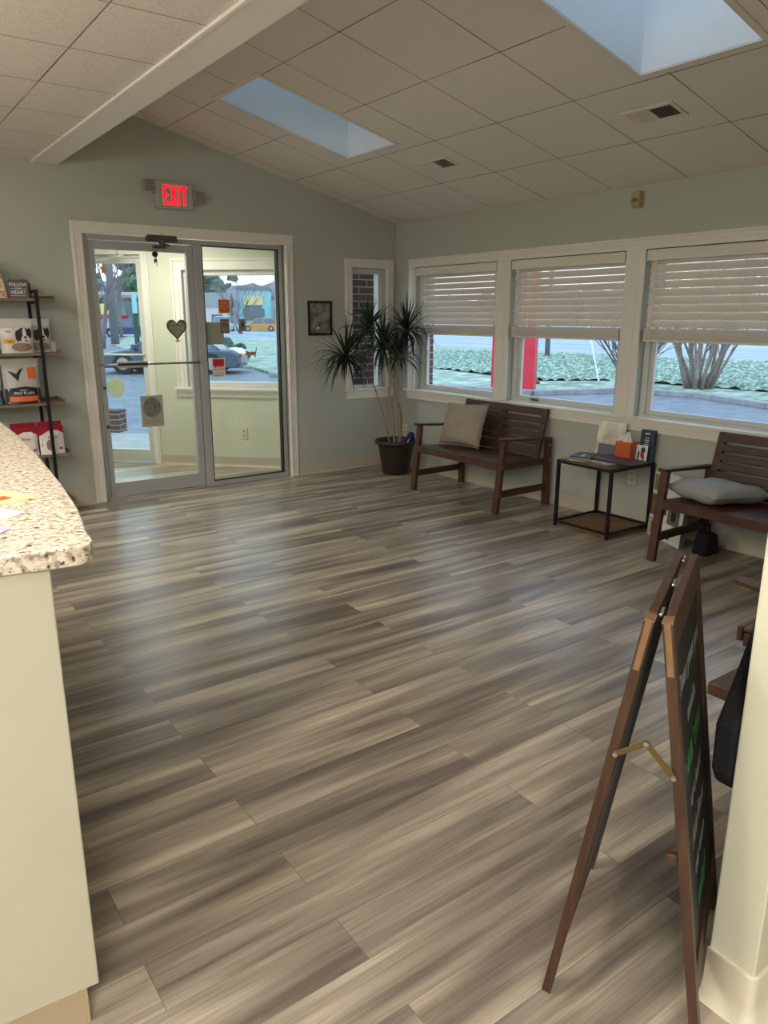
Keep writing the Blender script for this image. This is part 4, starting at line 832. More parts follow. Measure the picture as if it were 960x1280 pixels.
# folding stay on the near side
pa = M2 @ V((-0.004, 0.010, 0.665)); pb = M1 @ V((-0.004, 0.010, 0.655)); pm = (pa + pb) / 2 + V((0, 0, 0.045))
pa = M2 @ V((-0.004, 0.004, 0.67)); pb = M1 @ V((-0.004, 0.004, 0.65)); pm = (pa + pb) / 2 + V((0, 0, 0.05)) + wv_ * 0.0
m = MB(); m.bar(pa, pm, 0.003, 0.012, up=wv_.cross(pm - pa)); m.bar(pm, pb, 0.003, 0.012, up=wv_.cross(pb - pm)); m.build('folding_stay', M_brass, e, bevel=0.001)
m = MB()
for p in (pa, pb, pm): m.cyl(p + wv_ * 0.004, p - wv_ * 0.005, 0.005, seg=10)
m.build('rivet', M_steel, e)
# handwriting: panel outer face seen from outside; reading direction runs along +x of the panel seen from its front
def chalk(s, z, size, m_, x=0.24, sx=1.0, sh=0.25):
    # outward normal is +y of the panel matrix: reading direction is -x mirrored back for the front viewer
    Mloc = M1 @ frameM((x, 0.0136, z), (1, 0, 0), (0, 0, 1)) if False else M1
    Rm = Matrix(((1, 0, 0, x), (0, 0, -1, 0.0138), (0, 1, 0, z), (0, 0, 0, 1)))
    if (M1.to_3x3().determinant()) < 0: return text(s, size, m_, e, M1 @ Rm, bold=0.0004, sx=sx, shear=sh)
    Rm = Matrix(((-1, 0, 0, x), (0, 0, 1, 0.0138), (0, 1, 0, z), (0, 0, 0, 1))); return text(s, size, m_, e, M1 @ Rm, bold=0.0004, sx=sx, shear=sh)
chalk('Does your pet', 0.80, 0.062, M_chalkw); chalk('need a', 0.70, 0.055, M_chalkw); chalk('NAIL TRIM', 0.60, 0.062, M_chalkg, sh=0); chalk('or a bath?', 0.51, 0.05, M_chalkw)
chalk('Ask from', 0.42, 0.06, M_chalkw); chalk('our team', 0.34, 0.05, M_chalkw); chalk('today!', 0.25, 0.06, M_chalkg)

# small brown table and dark cloth bag behind the easel
e = empty('low_wood_table', (-2.55, -5.38, 0), 0, 'low brown wooden table glimpsed between the chalkboard and the cream wall end', 'low table')
B(-0.155, 0.155, -0.20, 0.17, 0.41, 0.45).build('tabletop', M_wood, e, bevel=0.003)
for sx in (-1, 1):
    for y in (-0.17, 0.06): B(sx * 0.07 - 0.018, sx * 0.07 + 0.018, y - 0.018, y + 0.018, 0, 0.41).build('leg', M_wood, e, bevel=0.002)
e = empty('hanging_bag', (-3.18, -5.575, 0), 0, 'black cloth bag hanging on the back of the cream wall end', 'bag')
m = MB(); pts = [(-0.04, 0.78), (-0.10, 0.67), (-0.095, 0.56), (-0.07, 0.515), (0.1, 0.55), (0.1, 0.98), (0.04, 0.95)]
m.prism(pts, 'y', -0.022, 0.03); m.build('bag_body', M_cloth, e, bevel=0.012)
MB().tube([(0.02, 0, 0.97), (0.04, 0, 1.10), (0.10, 0, 1.10), (0.12, 0, 0.97)], 0.006, 6).build('handle', M_cloth, e, smooth=True)
MB().tube([(0.07, -0.024, 1.105), (0.07, 0.01, 1.095), (0.07, 0.012, 1.115)], 0.004, 6).build('hook', M_steel, e)

# ------------------------------------------------------------------ reception counter
edge = [(-4.392, -4.880), (-4.374, -4.878), (-4.360, -4.869), (-4.352, -4.855), (-4.348, -4.835), (-4.343, -4.78), (-4.309, -4.58), (-4.278, -4.30), (-4.240, -3.87), (-4.206, -3.32), (-4.195, -2.95), (-4.19, -2.45)]
top = edge + [(-5.9, -2.45), (-5.9, -4.80), (-4.52, -4.862), (-4.43, -4.875)]
m = MB(); m.prism(top, 'z', 1.062, 1.10); tag(m.build('countertop', M_granite, bevel=0.004), 'speckled beige laminate countertop of the reception counter at left', 'countertop')
e = empty('reception_counter', (-4.433, -4.86, 0), 0, 'cream painted reception counter base at the left foreground', 'reception counter')
pl = [(0, -0.017), (0, 0.02), (0.06, 0.55), (0.12, 1.5), (0.13, 2.35), (-1.4, 2.35), (-1.4, 0.02)]
m = MB(); m.prism([(0, -0.0), (0.062, 0.55), (0.12, 1.5), (0.13, 2.35), (-1.4, 2.35), (-1.4, 0.09)], 'z', 0.10, 1.061); m.build('counter_body', M_counterpaint, e, bevel=0.003)
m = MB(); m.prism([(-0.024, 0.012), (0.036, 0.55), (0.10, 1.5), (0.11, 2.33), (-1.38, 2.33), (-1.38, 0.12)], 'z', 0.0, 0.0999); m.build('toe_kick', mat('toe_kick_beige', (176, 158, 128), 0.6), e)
def card(pts, m_, label, nm='paper_card', z=1.1005):
    m = MB(); m.prism(pts, 'z', z, z + 0.0012); return tag(m.build(nm, m_), label, 'card')
card([(-4.52, -4.22), (-4.419, -4.289), (-4.359, -4.414), (-4.411, -4.444), (-4.51, -4.46)], mat('yellow_card', (244, 232, 150), 0.6), 'yellow card with red print lying on the countertop, farthest of three')
m = MB(); m.prism([(-4.452, -4.385), (-4.425, -4.365), (-4.408, -4.395), (-4.436, -4.415)], 'z', 1.1018, 1.1021)
tag(m.build('red_stamp', mat('red_ink', (200, 84, 50), 0.6)), 'red printed label on the yellow card on the countertop', 'label')
card([(-4.54, -4.48), (-4.452, -4.487), (-4.414, -4.557), (-4.453, -4.590), (-4.54, -4.60)], M_white, 'white card lying on the countertop, middle of three')
card([(-4.56, -4.62), (-4.476, -4.645), (-4.464, -4.682), (-4.487, -4.705), (-4.56, -4.71)], mat('lilac_card', (176, 166, 190), 0.6), 'lilac card lying on the countertop, nearest of three')

# ceiling panel lamps of the reception side
for k, (x, y) in enumerate(((-5.4, -4.6), (-5.6, -7.3), (-6.2, -2.2))):
    e = empty('ceiling_lamp', (x, y, 2.612), 0, ['flat ceiling lamp above the reception counter', 'flat ceiling lamp behind the camera', 'flat ceiling lamp behind the shelves'][k], 'ceiling lamp', 'flat ceiling lamps of the reception')
    m = MB(); m.box(-0.61, 0.61, -0.30, -0.28, -0.014, 0); m.box(-0.61, 0.61, 0.28, 0.30, -0.014, 0); m.box(-0.61, -0.59, -0.28, 0.28, -0.014, 0); m.box(0.59, 0.61, -0.28, 0.28, -0.014, 0); m.build('lamp_frame', M_white, e)
    B(-0.59, 0.59, -0.28, 0.28, -0.006, -0.002).build('diffuser', M_glow, e)

M_pend = mat('pendant_glow', (255, 238, 205), 0.5, emis=(255, 253, 250), es=30)  # added unseen drum pendants, put in to brighten the ceiling
for k, (x, y) in enumerate(((-5.9, -5.2), (-4.9, -8.2), (-6.3, -3.0))):
    e = empty('pendant_lamp', (x, y, 2.612), 0, ['glowing drum pendant lamp above the reception counter', 'glowing drum pendant lamp behind the camera', 'glowing drum pendant lamp left of the shelf unit'][k], 'pendant lamp', 'drum pendants of the reception')
    m = MB(); m.cyl((0, 0, -0.45), (0, 0, 0), 0.008); m.cyl((0, 0, -0.02), (0, 0, 0), 0.05); m.build('stem', M_steel, e)
    m = MB(); m.lathe([(0.001, -0.60), (0.17, -0.60), (0.18, -0.58), (0.18, -0.46), (0.17, -0.45), (0.001, -0.45)], 24); m.build('lamp_shade', M_pend, e)

# ------------------------------------------------------------------ shelf unit with pet food
e = empty('shelf_unit', (-3.86, 0, 0), 0, 'black metal and grey wood etagere against the wall left of the door', 'shelf unit')
XR, XL, YF, YB = 0.39, -0.39, -0.35, -0.075
for x in (XR, XL):
    for y in (YF, YB): B(x - 0.011, x + 0.011, y - 0.011, y + 0.011, 0, 1.695 if y == YF else 1.68).build('post', M_blackmetal, e, bevel=0.001)
SHZ = [1.615, 1.232, 0.868, 0.480, 0.10]
for z in SHZ:
    s_ = B(XL - 0.13, XR + 0.13, -0.337, -0.055, z, z + 0.02).build('shelf', M_shelfwood, e, bevel=0.001)
    m = MB(); m.box(XR + 0.115, XR + 0.13, -0.337, -0.055, z + 0.02, z + 0.04); m.box(XL - 0.13, XL - 0.115, -0.337, -0.055, z + 0.02, z + 0.04); m.box(XL - 0.115, XR + 0.115, -0.062, -0.055, z + 0.02, z + 0.04); m.build('rim', M_shelfwood, s_)
m = MB()
for z in SHZ + [1.675]:
    for x in (XL, XR): m.box(x - 0.008, x + 0.008, YF + 0.011, YB - 0.011, z - 0.017 if z < 1.67 else z, z - 0.001 if z < 1.67 else z + 0.016)
m.build('side_rail', M_blackmetal, e)

def pouch(name, W, H, T, mats_, label, loc, rz, art, group, seal=0.06, cat='pet food bag'):
    e = empty(name, loc, rz, label, cat, group)
    n, k = 10, 14; vs = []; fs = []
    def half(u_, v_):
        prof = (1 - v_) ** 0.55 if v_ < 1 - seal / H else (seal / H) ** 0.55 * 0.15
        edge_ = max(0.0, 1 - abs(u_) ** 3.0) ** 0.6
        return max(0.0012, T / 2 * prof * (0.35 + 0.65 * edge_ if v_ < 0.03 else edge_))
    def P(u_, v_, s, o_=0.0): return V((u_ * W / 2 * (1 - 0.015 * math.sin(v_ * PI)), -s * (half(u_, v_) + o_), v_ * H))
    for s in (1, -1):
        b0 = len(vs)
        for i in range(n + 1):
            for j in range(k + 1): vs.append(P(-1 + 2 * i / n, j / k, s))
        for i in range(n):
            for j in range(k): a = b0 + i * (k + 1) + j; fs.append((a, a + k + 1, a + k + 2, a + 1) if s > 0 else (a, a + 1, a + k + 2, a + k + 1))
    m = MB(); m.add(vs, fs)
    h_ = (n + 1) * (k + 1)
    for i in range(n): m.f.append((i * (k + 1), h_ + i * (k + 1), h_ + (i + 1) * (k + 1), (i + 1) * (k + 1))); m.f.append((i * (k + 1) + k, (i + 1) * (k + 1) + k, h_ + (i + 1) * (k + 1) + k, h_ + i * (k + 1) + k)); m.m += [0, 0]
    m.build('bag_body', mats_[0], e, smooth=False)
    for nm, mt, pts in art:
        # art polygon in (u,v), tessellated as a fan on the curved front
        cx = sum(p[0] for p in pts) / len(pts); cz = sum(p[1] for p in pts) / len(pts); rings = 4; lv = []; lf_ = []
        N = len(pts); dens = []
        for i in range(N):
            a, b = pts[i], pts[(i + 1) % N]; q = max(1, int(max(abs(a[0] - b[0]), abs(a[1] - b[1])) / 0.2))
            for j in range(q): dens.append((a[0] + (b[0] - a[0]) * j / q, a[1] + (b[1] - a[1]) * j / q))
        N = len(dens)
        for r in range(rings + 1):
            for p in dens: f_ = r / rings; lv.append(P(cx + (p[0] - cx) * f_, cz + (p[1] - cz) * f_, 1, 0.0012 + 0.0005 * mats_.index(mt)))
        for r in range(rings):
            for i in range(N): lf_.append((r * N + i, r * N + (i + 1) % N, (r + 1) * N + (i + 1) % N, (r + 1) * N + i))
        MB().add(lv, lf_).build(nm, mt, e)
    return e, P
R4 = lambda a, b, c, d: [(a, c), (b, c), (b, d), (a, d)]
M_bagw = mat('white_foil_bag', (204, 198, 188), 0.35); M_yel = mat('yellow_print', (222, 160, 40), 0.5); M_fur = mat('dog_fur_brown', (150, 118, 100), 0.6, noise_s=40, noise_a=0.3); M_furw = mat('dog_fur_white', (222, 216, 208), 0.6); M_furb = mat('dog_fur_black', (44, 32, 32), 0.6); M_pink = mat('dog_tongue', (196, 110, 110), 0.6)
M_bk = mat('black_print', (24, 22, 22), 0.4)
def dogbag(loc, rz, label, W=0.215, H=0.24):
    art = [('dog_body', M_fur, ell(0.22, 0.17, 0.66, 0.13)), ('dog_head', M_furb, ell(0.42, 0.53, 0.44, 0.21)), ('dog_ear', M_furb, ell(0.03, 0.50, 0.15, 0.17)), ('dog_ear', M_furb, ell(0.80, 0.58, 0.13, 0.15)), ('dog_blaze', M_furw, ell(0.46, 0.56, 0.12, 0.18)), ('dog_muzzle', M_furw, ell(0.50, 0.40, 0.27, 0.12)),
           ('dog_nose', M_bk, ell(0.50, 0.46, 0.10, 0.035)), ('dog_mouth', M_pink, ell(0.52, 0.36, 0.11, 0.04)), ('brand_badge', M_furw, ell(-0.52, 0.62, 0.32, 0.13)), ('yellow_band', M_yel, R4(-0.90, -0.18, 0.28, 0.42))]
    e, P = pouch('dog_food_bag', W, H, 0.075, [M_bagw, M_fur, M_furb, M_furw, M_pink, M_yel, M_bk], label, loc, rz, art, 'white dog food bags on the second shelf')
    for s, u_, v_, z_ in (("Hill's", -0.52, 0.63, 0.022), ('Healthy', -0.54, 0.35, 0.016)):
        p = P(u_, v_, 1, 0.008); text(s, z_, M_navy if v_ > .5 else M_furb, e, frameM(p, (1, 0, 0), (0, 0.25, 1)))
    return e
Y0 = -0.265
dogbag((-3.615, Y0, 1.2525), 0.0, 'white dog food bag with yellow band, left one in front on the second shelf')
dogbag((-3.475, Y0 + 0.085, 1.2525), 0.0, 'white dog food bag partly behind the right shelf post on the second shelf')
M_silv = mat('silver_bag', (176, 172, 164), 0.35); M_bk = mat('black_print', (24, 22, 22), 0.4); M_orp = mat('orange_print', (214, 104, 48), 0.5); M_teal = mat('teal_print', (60, 150, 150), 0.5)
art = [('black_lower_panel', M_bk, [(-1, 0.0), (1, 0.0), (0.97, 0.33), (0.1, 0.385), (-0.97, 0.34)]), ('orange_band', M_orp, R4(-0.78, 0.80, 0.05, 0.17)), ('orange_square', M_orp, R4(0.32, 0.78, 0.55, 0.80)), ('abstract_mark', M_bk, [(-0.75, 0.75), (-0.55, 0.70), (-0.25, 0.55), (-0.1, 0.75), (0.15, 0.80), (-0.08, 0.66), (-0.22, 0.50), (-0.5, 0.62)])]
e, P = pouch('dog_food_bag', 0.25, 0.325, 0.11, [M_silv, M_bk, M_orp], 'large silver dog food bag with black base and orange band on the third shelf', (-3.617, -0.255, 0.8885), 0, art, 'dog food bags on the third shelf')
text('PURINA', 0.015, M_white, e, frameM(P(0, 0.30, 1, 0.008), (1, 0, 0), (0, 0.1, 1))); text('PRO PLAN', 0.029, M_white, e, frameM(P(0, 0.235, 1, 0.009), (1, 0, 0), (0, 0.1, 1)))
art = [('black_lower_panel', M_bk, R4(-1, 1, 0.0, 0.33)), ('teal_band', M_teal, R4(-0.8, 0.9, 0.05, 0.16)), ('teal_circle', M_teal, ell(0.6, 0.66, 0.3, 0.12))]
pouch('dog_food_bag', 0.24, 0.31, 0.10, [M_silv, M_bk, M_teal], 'silver bag with teal band at the left picture edge on the third shelf', (-3.872, -0.26, 0.8885), 0, art, 'dog food bags on the third shelf')
M_crim = mat('crimson_pouch', (150, 24, 48), 0.35)
def treat(loc, label, W=0.178, H=0.21, m0=None):
    m0 = m0 or M_crim
    art = [('white_panel', M_furw, [(-0.98, 0.0), (0.98, 0.0), (0.98, 0.72), (0.5, 0.84), (-0.1, 0.84), (-0.98, 0.66)]), ('dog_picture', M_fur, ell(-0.25, 0.33, 0.26, 0.19)), ('bone_picture', M_crim, [(0.0, 0.08), (0.85, 0.08), (0.8, 0.28), (0.4, 0.2)])]
    e, P = pouch('treat_pouch', W, H, 0.07, [m0, M_furw, M_fur, M_crim] if m0 is not M_crim else [M_crim, M_furw, M_fur], label, loc, 0, art, 'treat pouches on the fourth shelf', cat='treat pouch')
    text('Fruity', 0.028, M_rd, e, frameM(P(0.0, 0.60, 1, 0.008), (1, 0, 0), (0, 0.2, 1)), shear=0.2)
treat((-3.645, -0.28, 0.5005), 'red and white treat pouch, left one in front on the fourth shelf')
treat((-3.462, -0.285, 0.5005), 'red and white treat pouch nearest the shelf end on the fourth shelf')
for k, x in enumerate((-3.635, -3.452)): 
    e, P = pouch('treat_pouch', 0.178, 0.235, 0.06, [M_crim], ['plain crimson pouch standing behind the left treat pouch', 'plain crimson pouch standing behind the right treat pouch'][k], (x, -0.20, 0.5005), 0, [], 'treat pouches on the fourth shelf', cat='treat pouch')
pouch('treat_pouch', 0.17, 0.22, 0.06, [mat('purple_pouch', (74, 66, 128), 0.4), M_furw], 'purple treat pouch showing above the countertop edge on the fourth shelf', (-3.83, -0.27, 0.5005), 0, [('white_panel', M_furw, R4(-0.9, 0.9, 0.0, 0.6))], 'treat pouches on the fourth shelf', cat='treat pouch')
# top shelf signs
e = empty('wood_block_sign', (-3.747, -0.25, 1.6355), 0, 'tall cream sign with red letters and paw print at the left of the top shelf', 'sign')
m = MB(); m.hexa([(-0.14, -0.02, 0), (0.14, -0.02, 0), (0.14, 0.012, 0), (-0.14, 0.012, 0), (-0.14, 0.05, 0.35), (0.09, 0.05, 0.35), (0.09, 0.075, 0.35), (-0.14, 0.075, 0.35)]); m.build('sign_board', mat('cream_board', (216, 200, 172), 0.6), e, bevel=0.003)
for s, z in (('PETS', 0.115), ('HOME', 0.035)): text(s, 0.075, mat('brick_red_ink', (176, 66, 40), 0.6), e, frameM((0.03, -0.022 + 0.2 * z, z), (1, 0, 0), (0, 0.2, 1)))
m = MB()
for cx, cz, r1, r2 in ((0.09, 0.19, 0.018, 0.014), (0.07, 0.215, 0.007, 0.009), (0.085, 0.225, 0.007, 0.009), (0.102, 0.222, 0.007, 0.009), (0.115, 0.208, 0.006, 0.008)): m.add([(x, -0.0225 + 0.2 * z, z) for x, z in ell(cx, cz, r1, r2)], [tuple(range(20))])
m.build('paw_print', mat('brown_ink', (110, 76, 54), 0.6), e)
e.scale = (0.76,) * 3
e = empty('desk_plaque', (-3.568, -0.26, 1.6355), 0, 'grey plaque with white lettering FOLLOW YOUR HEART on the top shelf', 'plaque')
B(-0.09, 0.09, -0.02, 0.03, 0, 0.165).build('plaque_block', mat('charcoal_plaque', (96, 90, 86), 0.6), e, bevel=0.003)
B(0.0905, 0.092, -0.019, 0.03, 0, 0.164).build('red_side', mat('dark_red', (92, 24, 32), 0.6), e)
m = MB()
for i in range(9): m.tube([(-0.076 + i * 0.019, -0.02, 0.16), (-0.076 + i * 0.019, -0.024, 0.172), (-0.076 + i * 0.019, -0.004, 0.172)], 0.0022, 5)
m.build('spiral_binding', M_black, e)
for s, z, q in (('FOLLOW', 0.122, 0.040), ('YOUR', 0.088, 0.022), ('HEART', 0.052, 0.046)): text(s, q, M_white, e, FRX(0, z, -0.0206), bold=0.0006, sx=0.95)
m = MB(); m.box(-0.07, 0.07, -0.0208, -0.0201, 0.02, 0.023); m.box(-0.07, -0.035, -0.0208, -0.0201, 0.087, 0.089); m.box(0.035, 0.07, -0.0208, -0.0201, 0.087, 0.089); m.build('printed_line', M_white, e)
m = MB(); m.box(-3.512, -3.50, -0.22, -0.10, 1.6355, 1.74); m.box(-3.498, -3.489, -0.20, -0.10, 1.6355, 1.70)
e.scale = (0.75,) * 3
tag(MB().box(-3.4985, -3.4815, -0.24, -0.10, 1.6355, 1.745).build('dark_red_book', mat('dark_red', (92, 24, 32), 0.6)), 'dark red book upright beside the plaque on the top shelf', 'book')
m = MB(); m.box(-3.392, -3.359, -0.285, -0.282, 1.2525, 1.33); m.box(-3.392, -3.359, -0.285, -0.25, 1.2525, 1.2545)
tag(m.build('price_holder', mat('frosted_acrylic', (176, 176, 166), 0.2)), 'clear acrylic sign holder at the right end of the second shelf', 'sign holder')

# ------------------------------------------------------------------ outside
def prismstuff(name, pts, z0, z1, m_, label=None, cat=None, kind='structure'):
    o = MB().prism(pts, 'z', z0, z1).build(name, m_)
    o['kind'] = kind
    if label: o['label'] = label; o['category'] = cat
    return o
prismstuff('road', [(27, 8), (29, -40), (56, -40), (52, 15), (44, 60), (36, 110), (22, 110), (21, 45), (24.5, 24)], GZ, GZ + 0.01, M_road)
prismstuff('parking_lot', [(24, 56), (70, 56), (75, 140), (10, 140), (10, 70)], GZ, GZ + 0.02, M_road)
lawn = [(10.7, 1.5), (11.5, 3.4), (10.97, 5.4), (8.75, 6.2), (8.0, 8.5), (6.3, 14.6), (7.2, 18.2), (5.4, 22.0), (9, 40), (16, 60), (21, 45), (24.3, 24), (26.8, 8), (28.5, -30), (10, -30), (8.6, -6)]
def zl(x, y): return GZ + 0.10
prismstuff('frosted_lawn', lawn, GZ, GZ + 0.08, M_frost, 'frosted lawn between the parking lot and the road', 'lawn', 'stuff')
# curb along the lawn
ck = [(9.0, -12), (8.6, -6), (10.6, 1.4), (11.35, 3.4), (10.85, 5.25), (8.6, 6.05), (7.8, 8.5), (6.15, 14.6)]
m = MB()
for a, b in zip(ck, ck[1:]): m.bar((a[0], a[1], GZ + 0.06), (b[0], b[1], GZ + 0.06), 0.26, 0.13)
struct(m.build('curb', mat('frosty_curb', (150, 150, 152), 0.8, noise_s=5, noise_a=0.3), bevel=0.02))
# bank of frosted ground cover
def inside(x, y, P_):
    c = False; n = len(P_)
    for i in range(n):
        a, b = P_[i], P_[i - 1]
        if (a[1] > y) != (b[1] > y) and x < (b[0] - a[0]) * (y - a[1]) / (b[1] - a[1]) + a[0]: c = not c
    return c
HB = [(12.2, 15.5), (10.8, 8.1), (12.9, 6.9), (13.1, 2.6), (14, -6), (25, -6), (24.2, 10.2), (22.3, 22.4), (17, 24)]
m = MB(); st_ = 0.15; idx = {}; vs = []; fs = []
for i in range(int(16 / st_)):
    for j in range(int(32 / st_)):
        x, y = 10.6 + i * st_, -6 + j * st_
        if inside(x, y, HB): idx[(i, j)] = len(vs); vs.append((x, y, GZ + 0.085 + abs(noise.noise(V((x * 2.6, y * 2.6, 0)))) * 0.20 + 0.07 * noise.noise(V((x * 7, y * 7, 3)))))
for (i, j), k in idx.items():
    if (i + 1, j) in idx and (i, j + 1) in idx and (i + 1, j + 1) in idx: fs.append((k, idx[(i + 1, j)], idx[(i + 1, j + 1)], idx[(i, j + 1)]))
m.add(vs, fs); o = m.build('ground_cover', M_hedge, smooth=True); tag(o, 'low frosted ground cover bank between lawn and road', 'ground cover', kind='stuff')

# red porch posts
for k, (x, y, w_) in enumerate(((8.72, 7.36, 0.14), (8.93, 6.50, 0.14))):
    e = empty('red_post', (x, y, GZ + 0.08), 0.55, ['bright red painted post at the edge of the first window, farther left', 'bright red painted post seen in the middle window'][k], 'post', 'red painted posts on the lawn edge')
    B(-w_, w_, -w_, w_, 0.0, 2.9).build('post_shaft', M_red, e, bevel=0.01)
    B(-w_ - 0.03, w_ + 0.03, -w_ - 0.03, w_ + 0.03, 0.0, 0.10).build('post_base', M_red, e, bevel=0.01) if False else B(w_, w_ + 0.05, -w_, w_, 0.0, 2.9).build('post_back', mat('post_shadow_board', (120, 96, 90), 0.7), e)  # brown board along one side of each post
# beam joining the posts above
e = empty('sign_beam', (8.83, 6.93, 2.685), 0, 'red crossbeam resting on the two red posts', 'beam')
B(-0.12, 0.12, -0.62, 0.62, 0.0, 0.25).build('beam_body', M_red, e, bevel=0.01)
# valve / hydrant by the post
m = MB(); m.lathe([(0.001, 0), (0.16, 0), (0.16, 0.05), (0.10, 0.12), (0.04, 0.16), (0.001, 0.17)], 14, (10.3, 7.6, GZ + 0.08)); tag(m.build('lawn_hydrant', mat('rusty_red', (150, 70, 66), 0.7), smooth=True), 'small red-brown hydrant stub on the lawn beside the red post', 'hydrant')
# brick pier outside, low brick wall at the porch
tag(B(-0.222, 0.45, 0.45, 0.85, GZ, 3.2).build('brick_pier', M_brick), 'dark red brick pier filling the narrow corner window', 'brick pier')
o = tag(MB(Matrix(((0.7071, 0.7071, 0, -1.71), (-0.7071, 0.7071, 0, 3.98), (0, 0, 1, 0), (0, 0, 0, 1)))).box(-0.9, 0, 0, 0.22, -0.03, 0.27).build('low_brick_wall', M_brick), 'short low brick wall at the porch edge seen through the door', 'brick wall')

# trees
M_bark = mat('pale_bark', (150, 136, 128), 0.9, noise_s=14, noise_a=0.3); M_bark2 = mat('grey_bark', (104, 96, 100), 0.9, noise_s=14, noise_a=0.3)
def branchy(m, p, d, L, r, depth, rn, spread=0.5, up=0.15, kids_n=3):
    pts = [p]; q = p.copy(); dd = d.copy(); n = 4; R = [r]
    for i in range(n):
        dd = (dd + V((rn.uniform(-1, 1), rn.uniform(-1, 1), rn.uniform(-0.4, 1) * 0.6)) * 0.10).normalized(); q = q + dd * L / n; pts.append(q.copy()); R.append(r * (1 - 0.45 * (i + 1) / n))
    m.tube(pts, R, 6 if depth > 1 else 4)
    if depth == 0: return
    for k in range(kids_n):
        t = pts[rn.choice([2, 3, 4])]; nd = (dd + V((rn.uniform(-1, 1), rn.uniform(-1, 1), rn.uniform(-0.3, 0.8))) * spread + V((0, 0, up))).normalized()
        branchy(m, t, nd, L * rn.uniform(0.55, 0.8), R[-1] * 0.75, depth - 1, rn, spread, up, kids_n)
def tree(x, y, h, r, depth, label, m_, seed, stems=1, lean=0.0, spread=0.6, kn=3, group=None):
    rn = random.Random(seed); e = empty('bare_tree', (x, y, GZ + 0.08), 0, label, 'tree', group)
    m = MB()
    for k in range(stems):
        a = 2 * PI * k / stems + rn.uniform(-0.3, 0.3); d = V((math.cos(a) * lean, math.sin(a) * lean, 1)).normalized()
        branchy(m, V((math.cos(a) * r * 1.6 * (stems > 1) * (1 + 4 * rn.random() ** 0.5 * (stems > 12)), math.sin(a) * r * 1.6 * (stems > 1) * (1 + 4 * (k % 3) / 3 * (stems > 12)), 0)), d, h * 0.42, r * rn.uniform(0.6, 1.05), depth, rn, spread, 0.2, kn)
    m.build('trunk_and_branches', m_, e, smooth=True); return e
tree(12.73, 4.30, 4.2, 0.05, 3, 'bare crape myrtle clump with many pale stems centred in the nearest window', M_bark, 5, stems=26, lean=0.36, spread=0.55, kn=3)
tree(11.9, 5.75, 3.4, 0.035, 3, 'bare slender shrub tree leaning in the right part of the middle window', M_bark2, 9, stems=9, lean=0.75, spread=0.8, kn=3)
tree(12.3, 1.55, 4.0, 0.06, 3, 'bare branching tree at the right picture edge in the nearest window', M_bark2, 12, stems=7, lean=0.6, spread=0.8, kn=3)
for k, (x, y, h, r, sd, lab) in enumerate(((7.2, 36.1, 9, 0.13, 21, 'bare tree seen at the left of the outer door glass'), (4.8, 22.5, 9, 0.09, 22, 'bare tree with thick leaning trunk at top right of the outer door glass'), (14.4, 56.4, 11, 0.13, 23, 'bare tree farther back in the middle of the door view'), (12.8, 61, 12, 0.13, 24, 'distant bare tree behind the utility pole'),
                                            (29.0, 65.0, 7.5, 0.08, 26, 'rounded bare tree centred in the vestibule window view'), (52, 96, 12, 0.2, 27, 'tall thin bare tree behind the blue building'), (16.5, 68, 10, 0.13, 30, 'bare tree beside the distant filling station'))):
    tree(x, y, h, r, 4 if k in (0, 2, 4) else 3, lab, mat('winter_bark', (122, 112, 118), 0.9), sd, stems=5 if k == 4 else 1, lean=0.45 if k == 4 else 0.1, spread=0.75, kn=4)
# poles
def pole(x, y, h, r, label, guy=False, m_=None):
    e = empty('utility_pole', (x, y, GZ + 0.081), 0, label, 'utility pole'); m = MB(); m.cyl((0, 0, 0), (0, 0, h), r, r * 0.75, 14); m.build('pole_shaft', m_ or mat('weathered_pole', (120, 122, 130), 0.9, noise_s=6, noise_a=0.2), e, smooth=True)
    MB().bar((-1.1, 0, h - 0.6), (1.1, 0, h - 0.6), 0.1, 0.12).build('crossarm', m_ or MATS['weathered_pole'], e); return e
pole(9.6, 42.0, 10, 0.26, 'grey wooden utility pole seen through the outer door')
pole(20.1, 16.0, 9, 0.11, 'thin utility pole beyond the hedge in the middle window')
m = MB(); m.tube([(12.1, 6.9, GZ + 0.1), (19.75, 15.9, 8.0)], 0.022, 6); tag(m.build('guy_wire_guard', mat('pale_guard', (220, 222, 220), 0.5)), 'white slanting guy wire guard in the middle window', 'guy wire')
for k, (z, dy) in enumerate(((7.6, 0), (8.4, 3))):
    m = MB(); m.tube([(9.6, 42.4 + dy, z), (35, 58 + dy, z - 0.7), (70, 84 + dy, z)], 0.03, 4); tag(m.build('power_line', mat('wire_dark', (110, 112, 118), 0.6)), ['lower power line crossing the sky in the vestibule window', 'upper power line crossing the sky in the vestibule window'][k], 'power line')

# distant wooded ridge and evergreens
rn = random.Random(4)
m = MB(); n = 160; vs = []
for i in range(n + 1):
    a = 0.0 + 1.75 * i / n; R_ = 190; x, y = -4.7 + R_ * math.sin(a) , -6.3 + R_ * math.cos(a); hh = 11 + 5 * noise.noise(V((a * 4, 0, 0))) + 3.2 * noise.noise(V((a * 60, 1, 0))) - 4 * (a > 0.5)
    vs += [(x, y, GZ), (x + 8 * math.sin(a), y + 8 * math.cos(a), hh * 0.75), (x + 26 * math.sin(a), y + 26 * math.cos(a), hh), (x + 50 * math.sin(a), y + 50 * math.cos(a), GZ)]
m.add(vs, [(4 * i + j, 4 * i + 4 + j, 4 * i + 5 + j, 4 * i + 1 + j) for i in range(n) for j in range(3)])
struct(m.build('wooded_hills', two_tone('winter_woods', (100, 98, 112), (140, 132, 146), 0.25, 0.35, 0.65, 1.0), smooth=False))
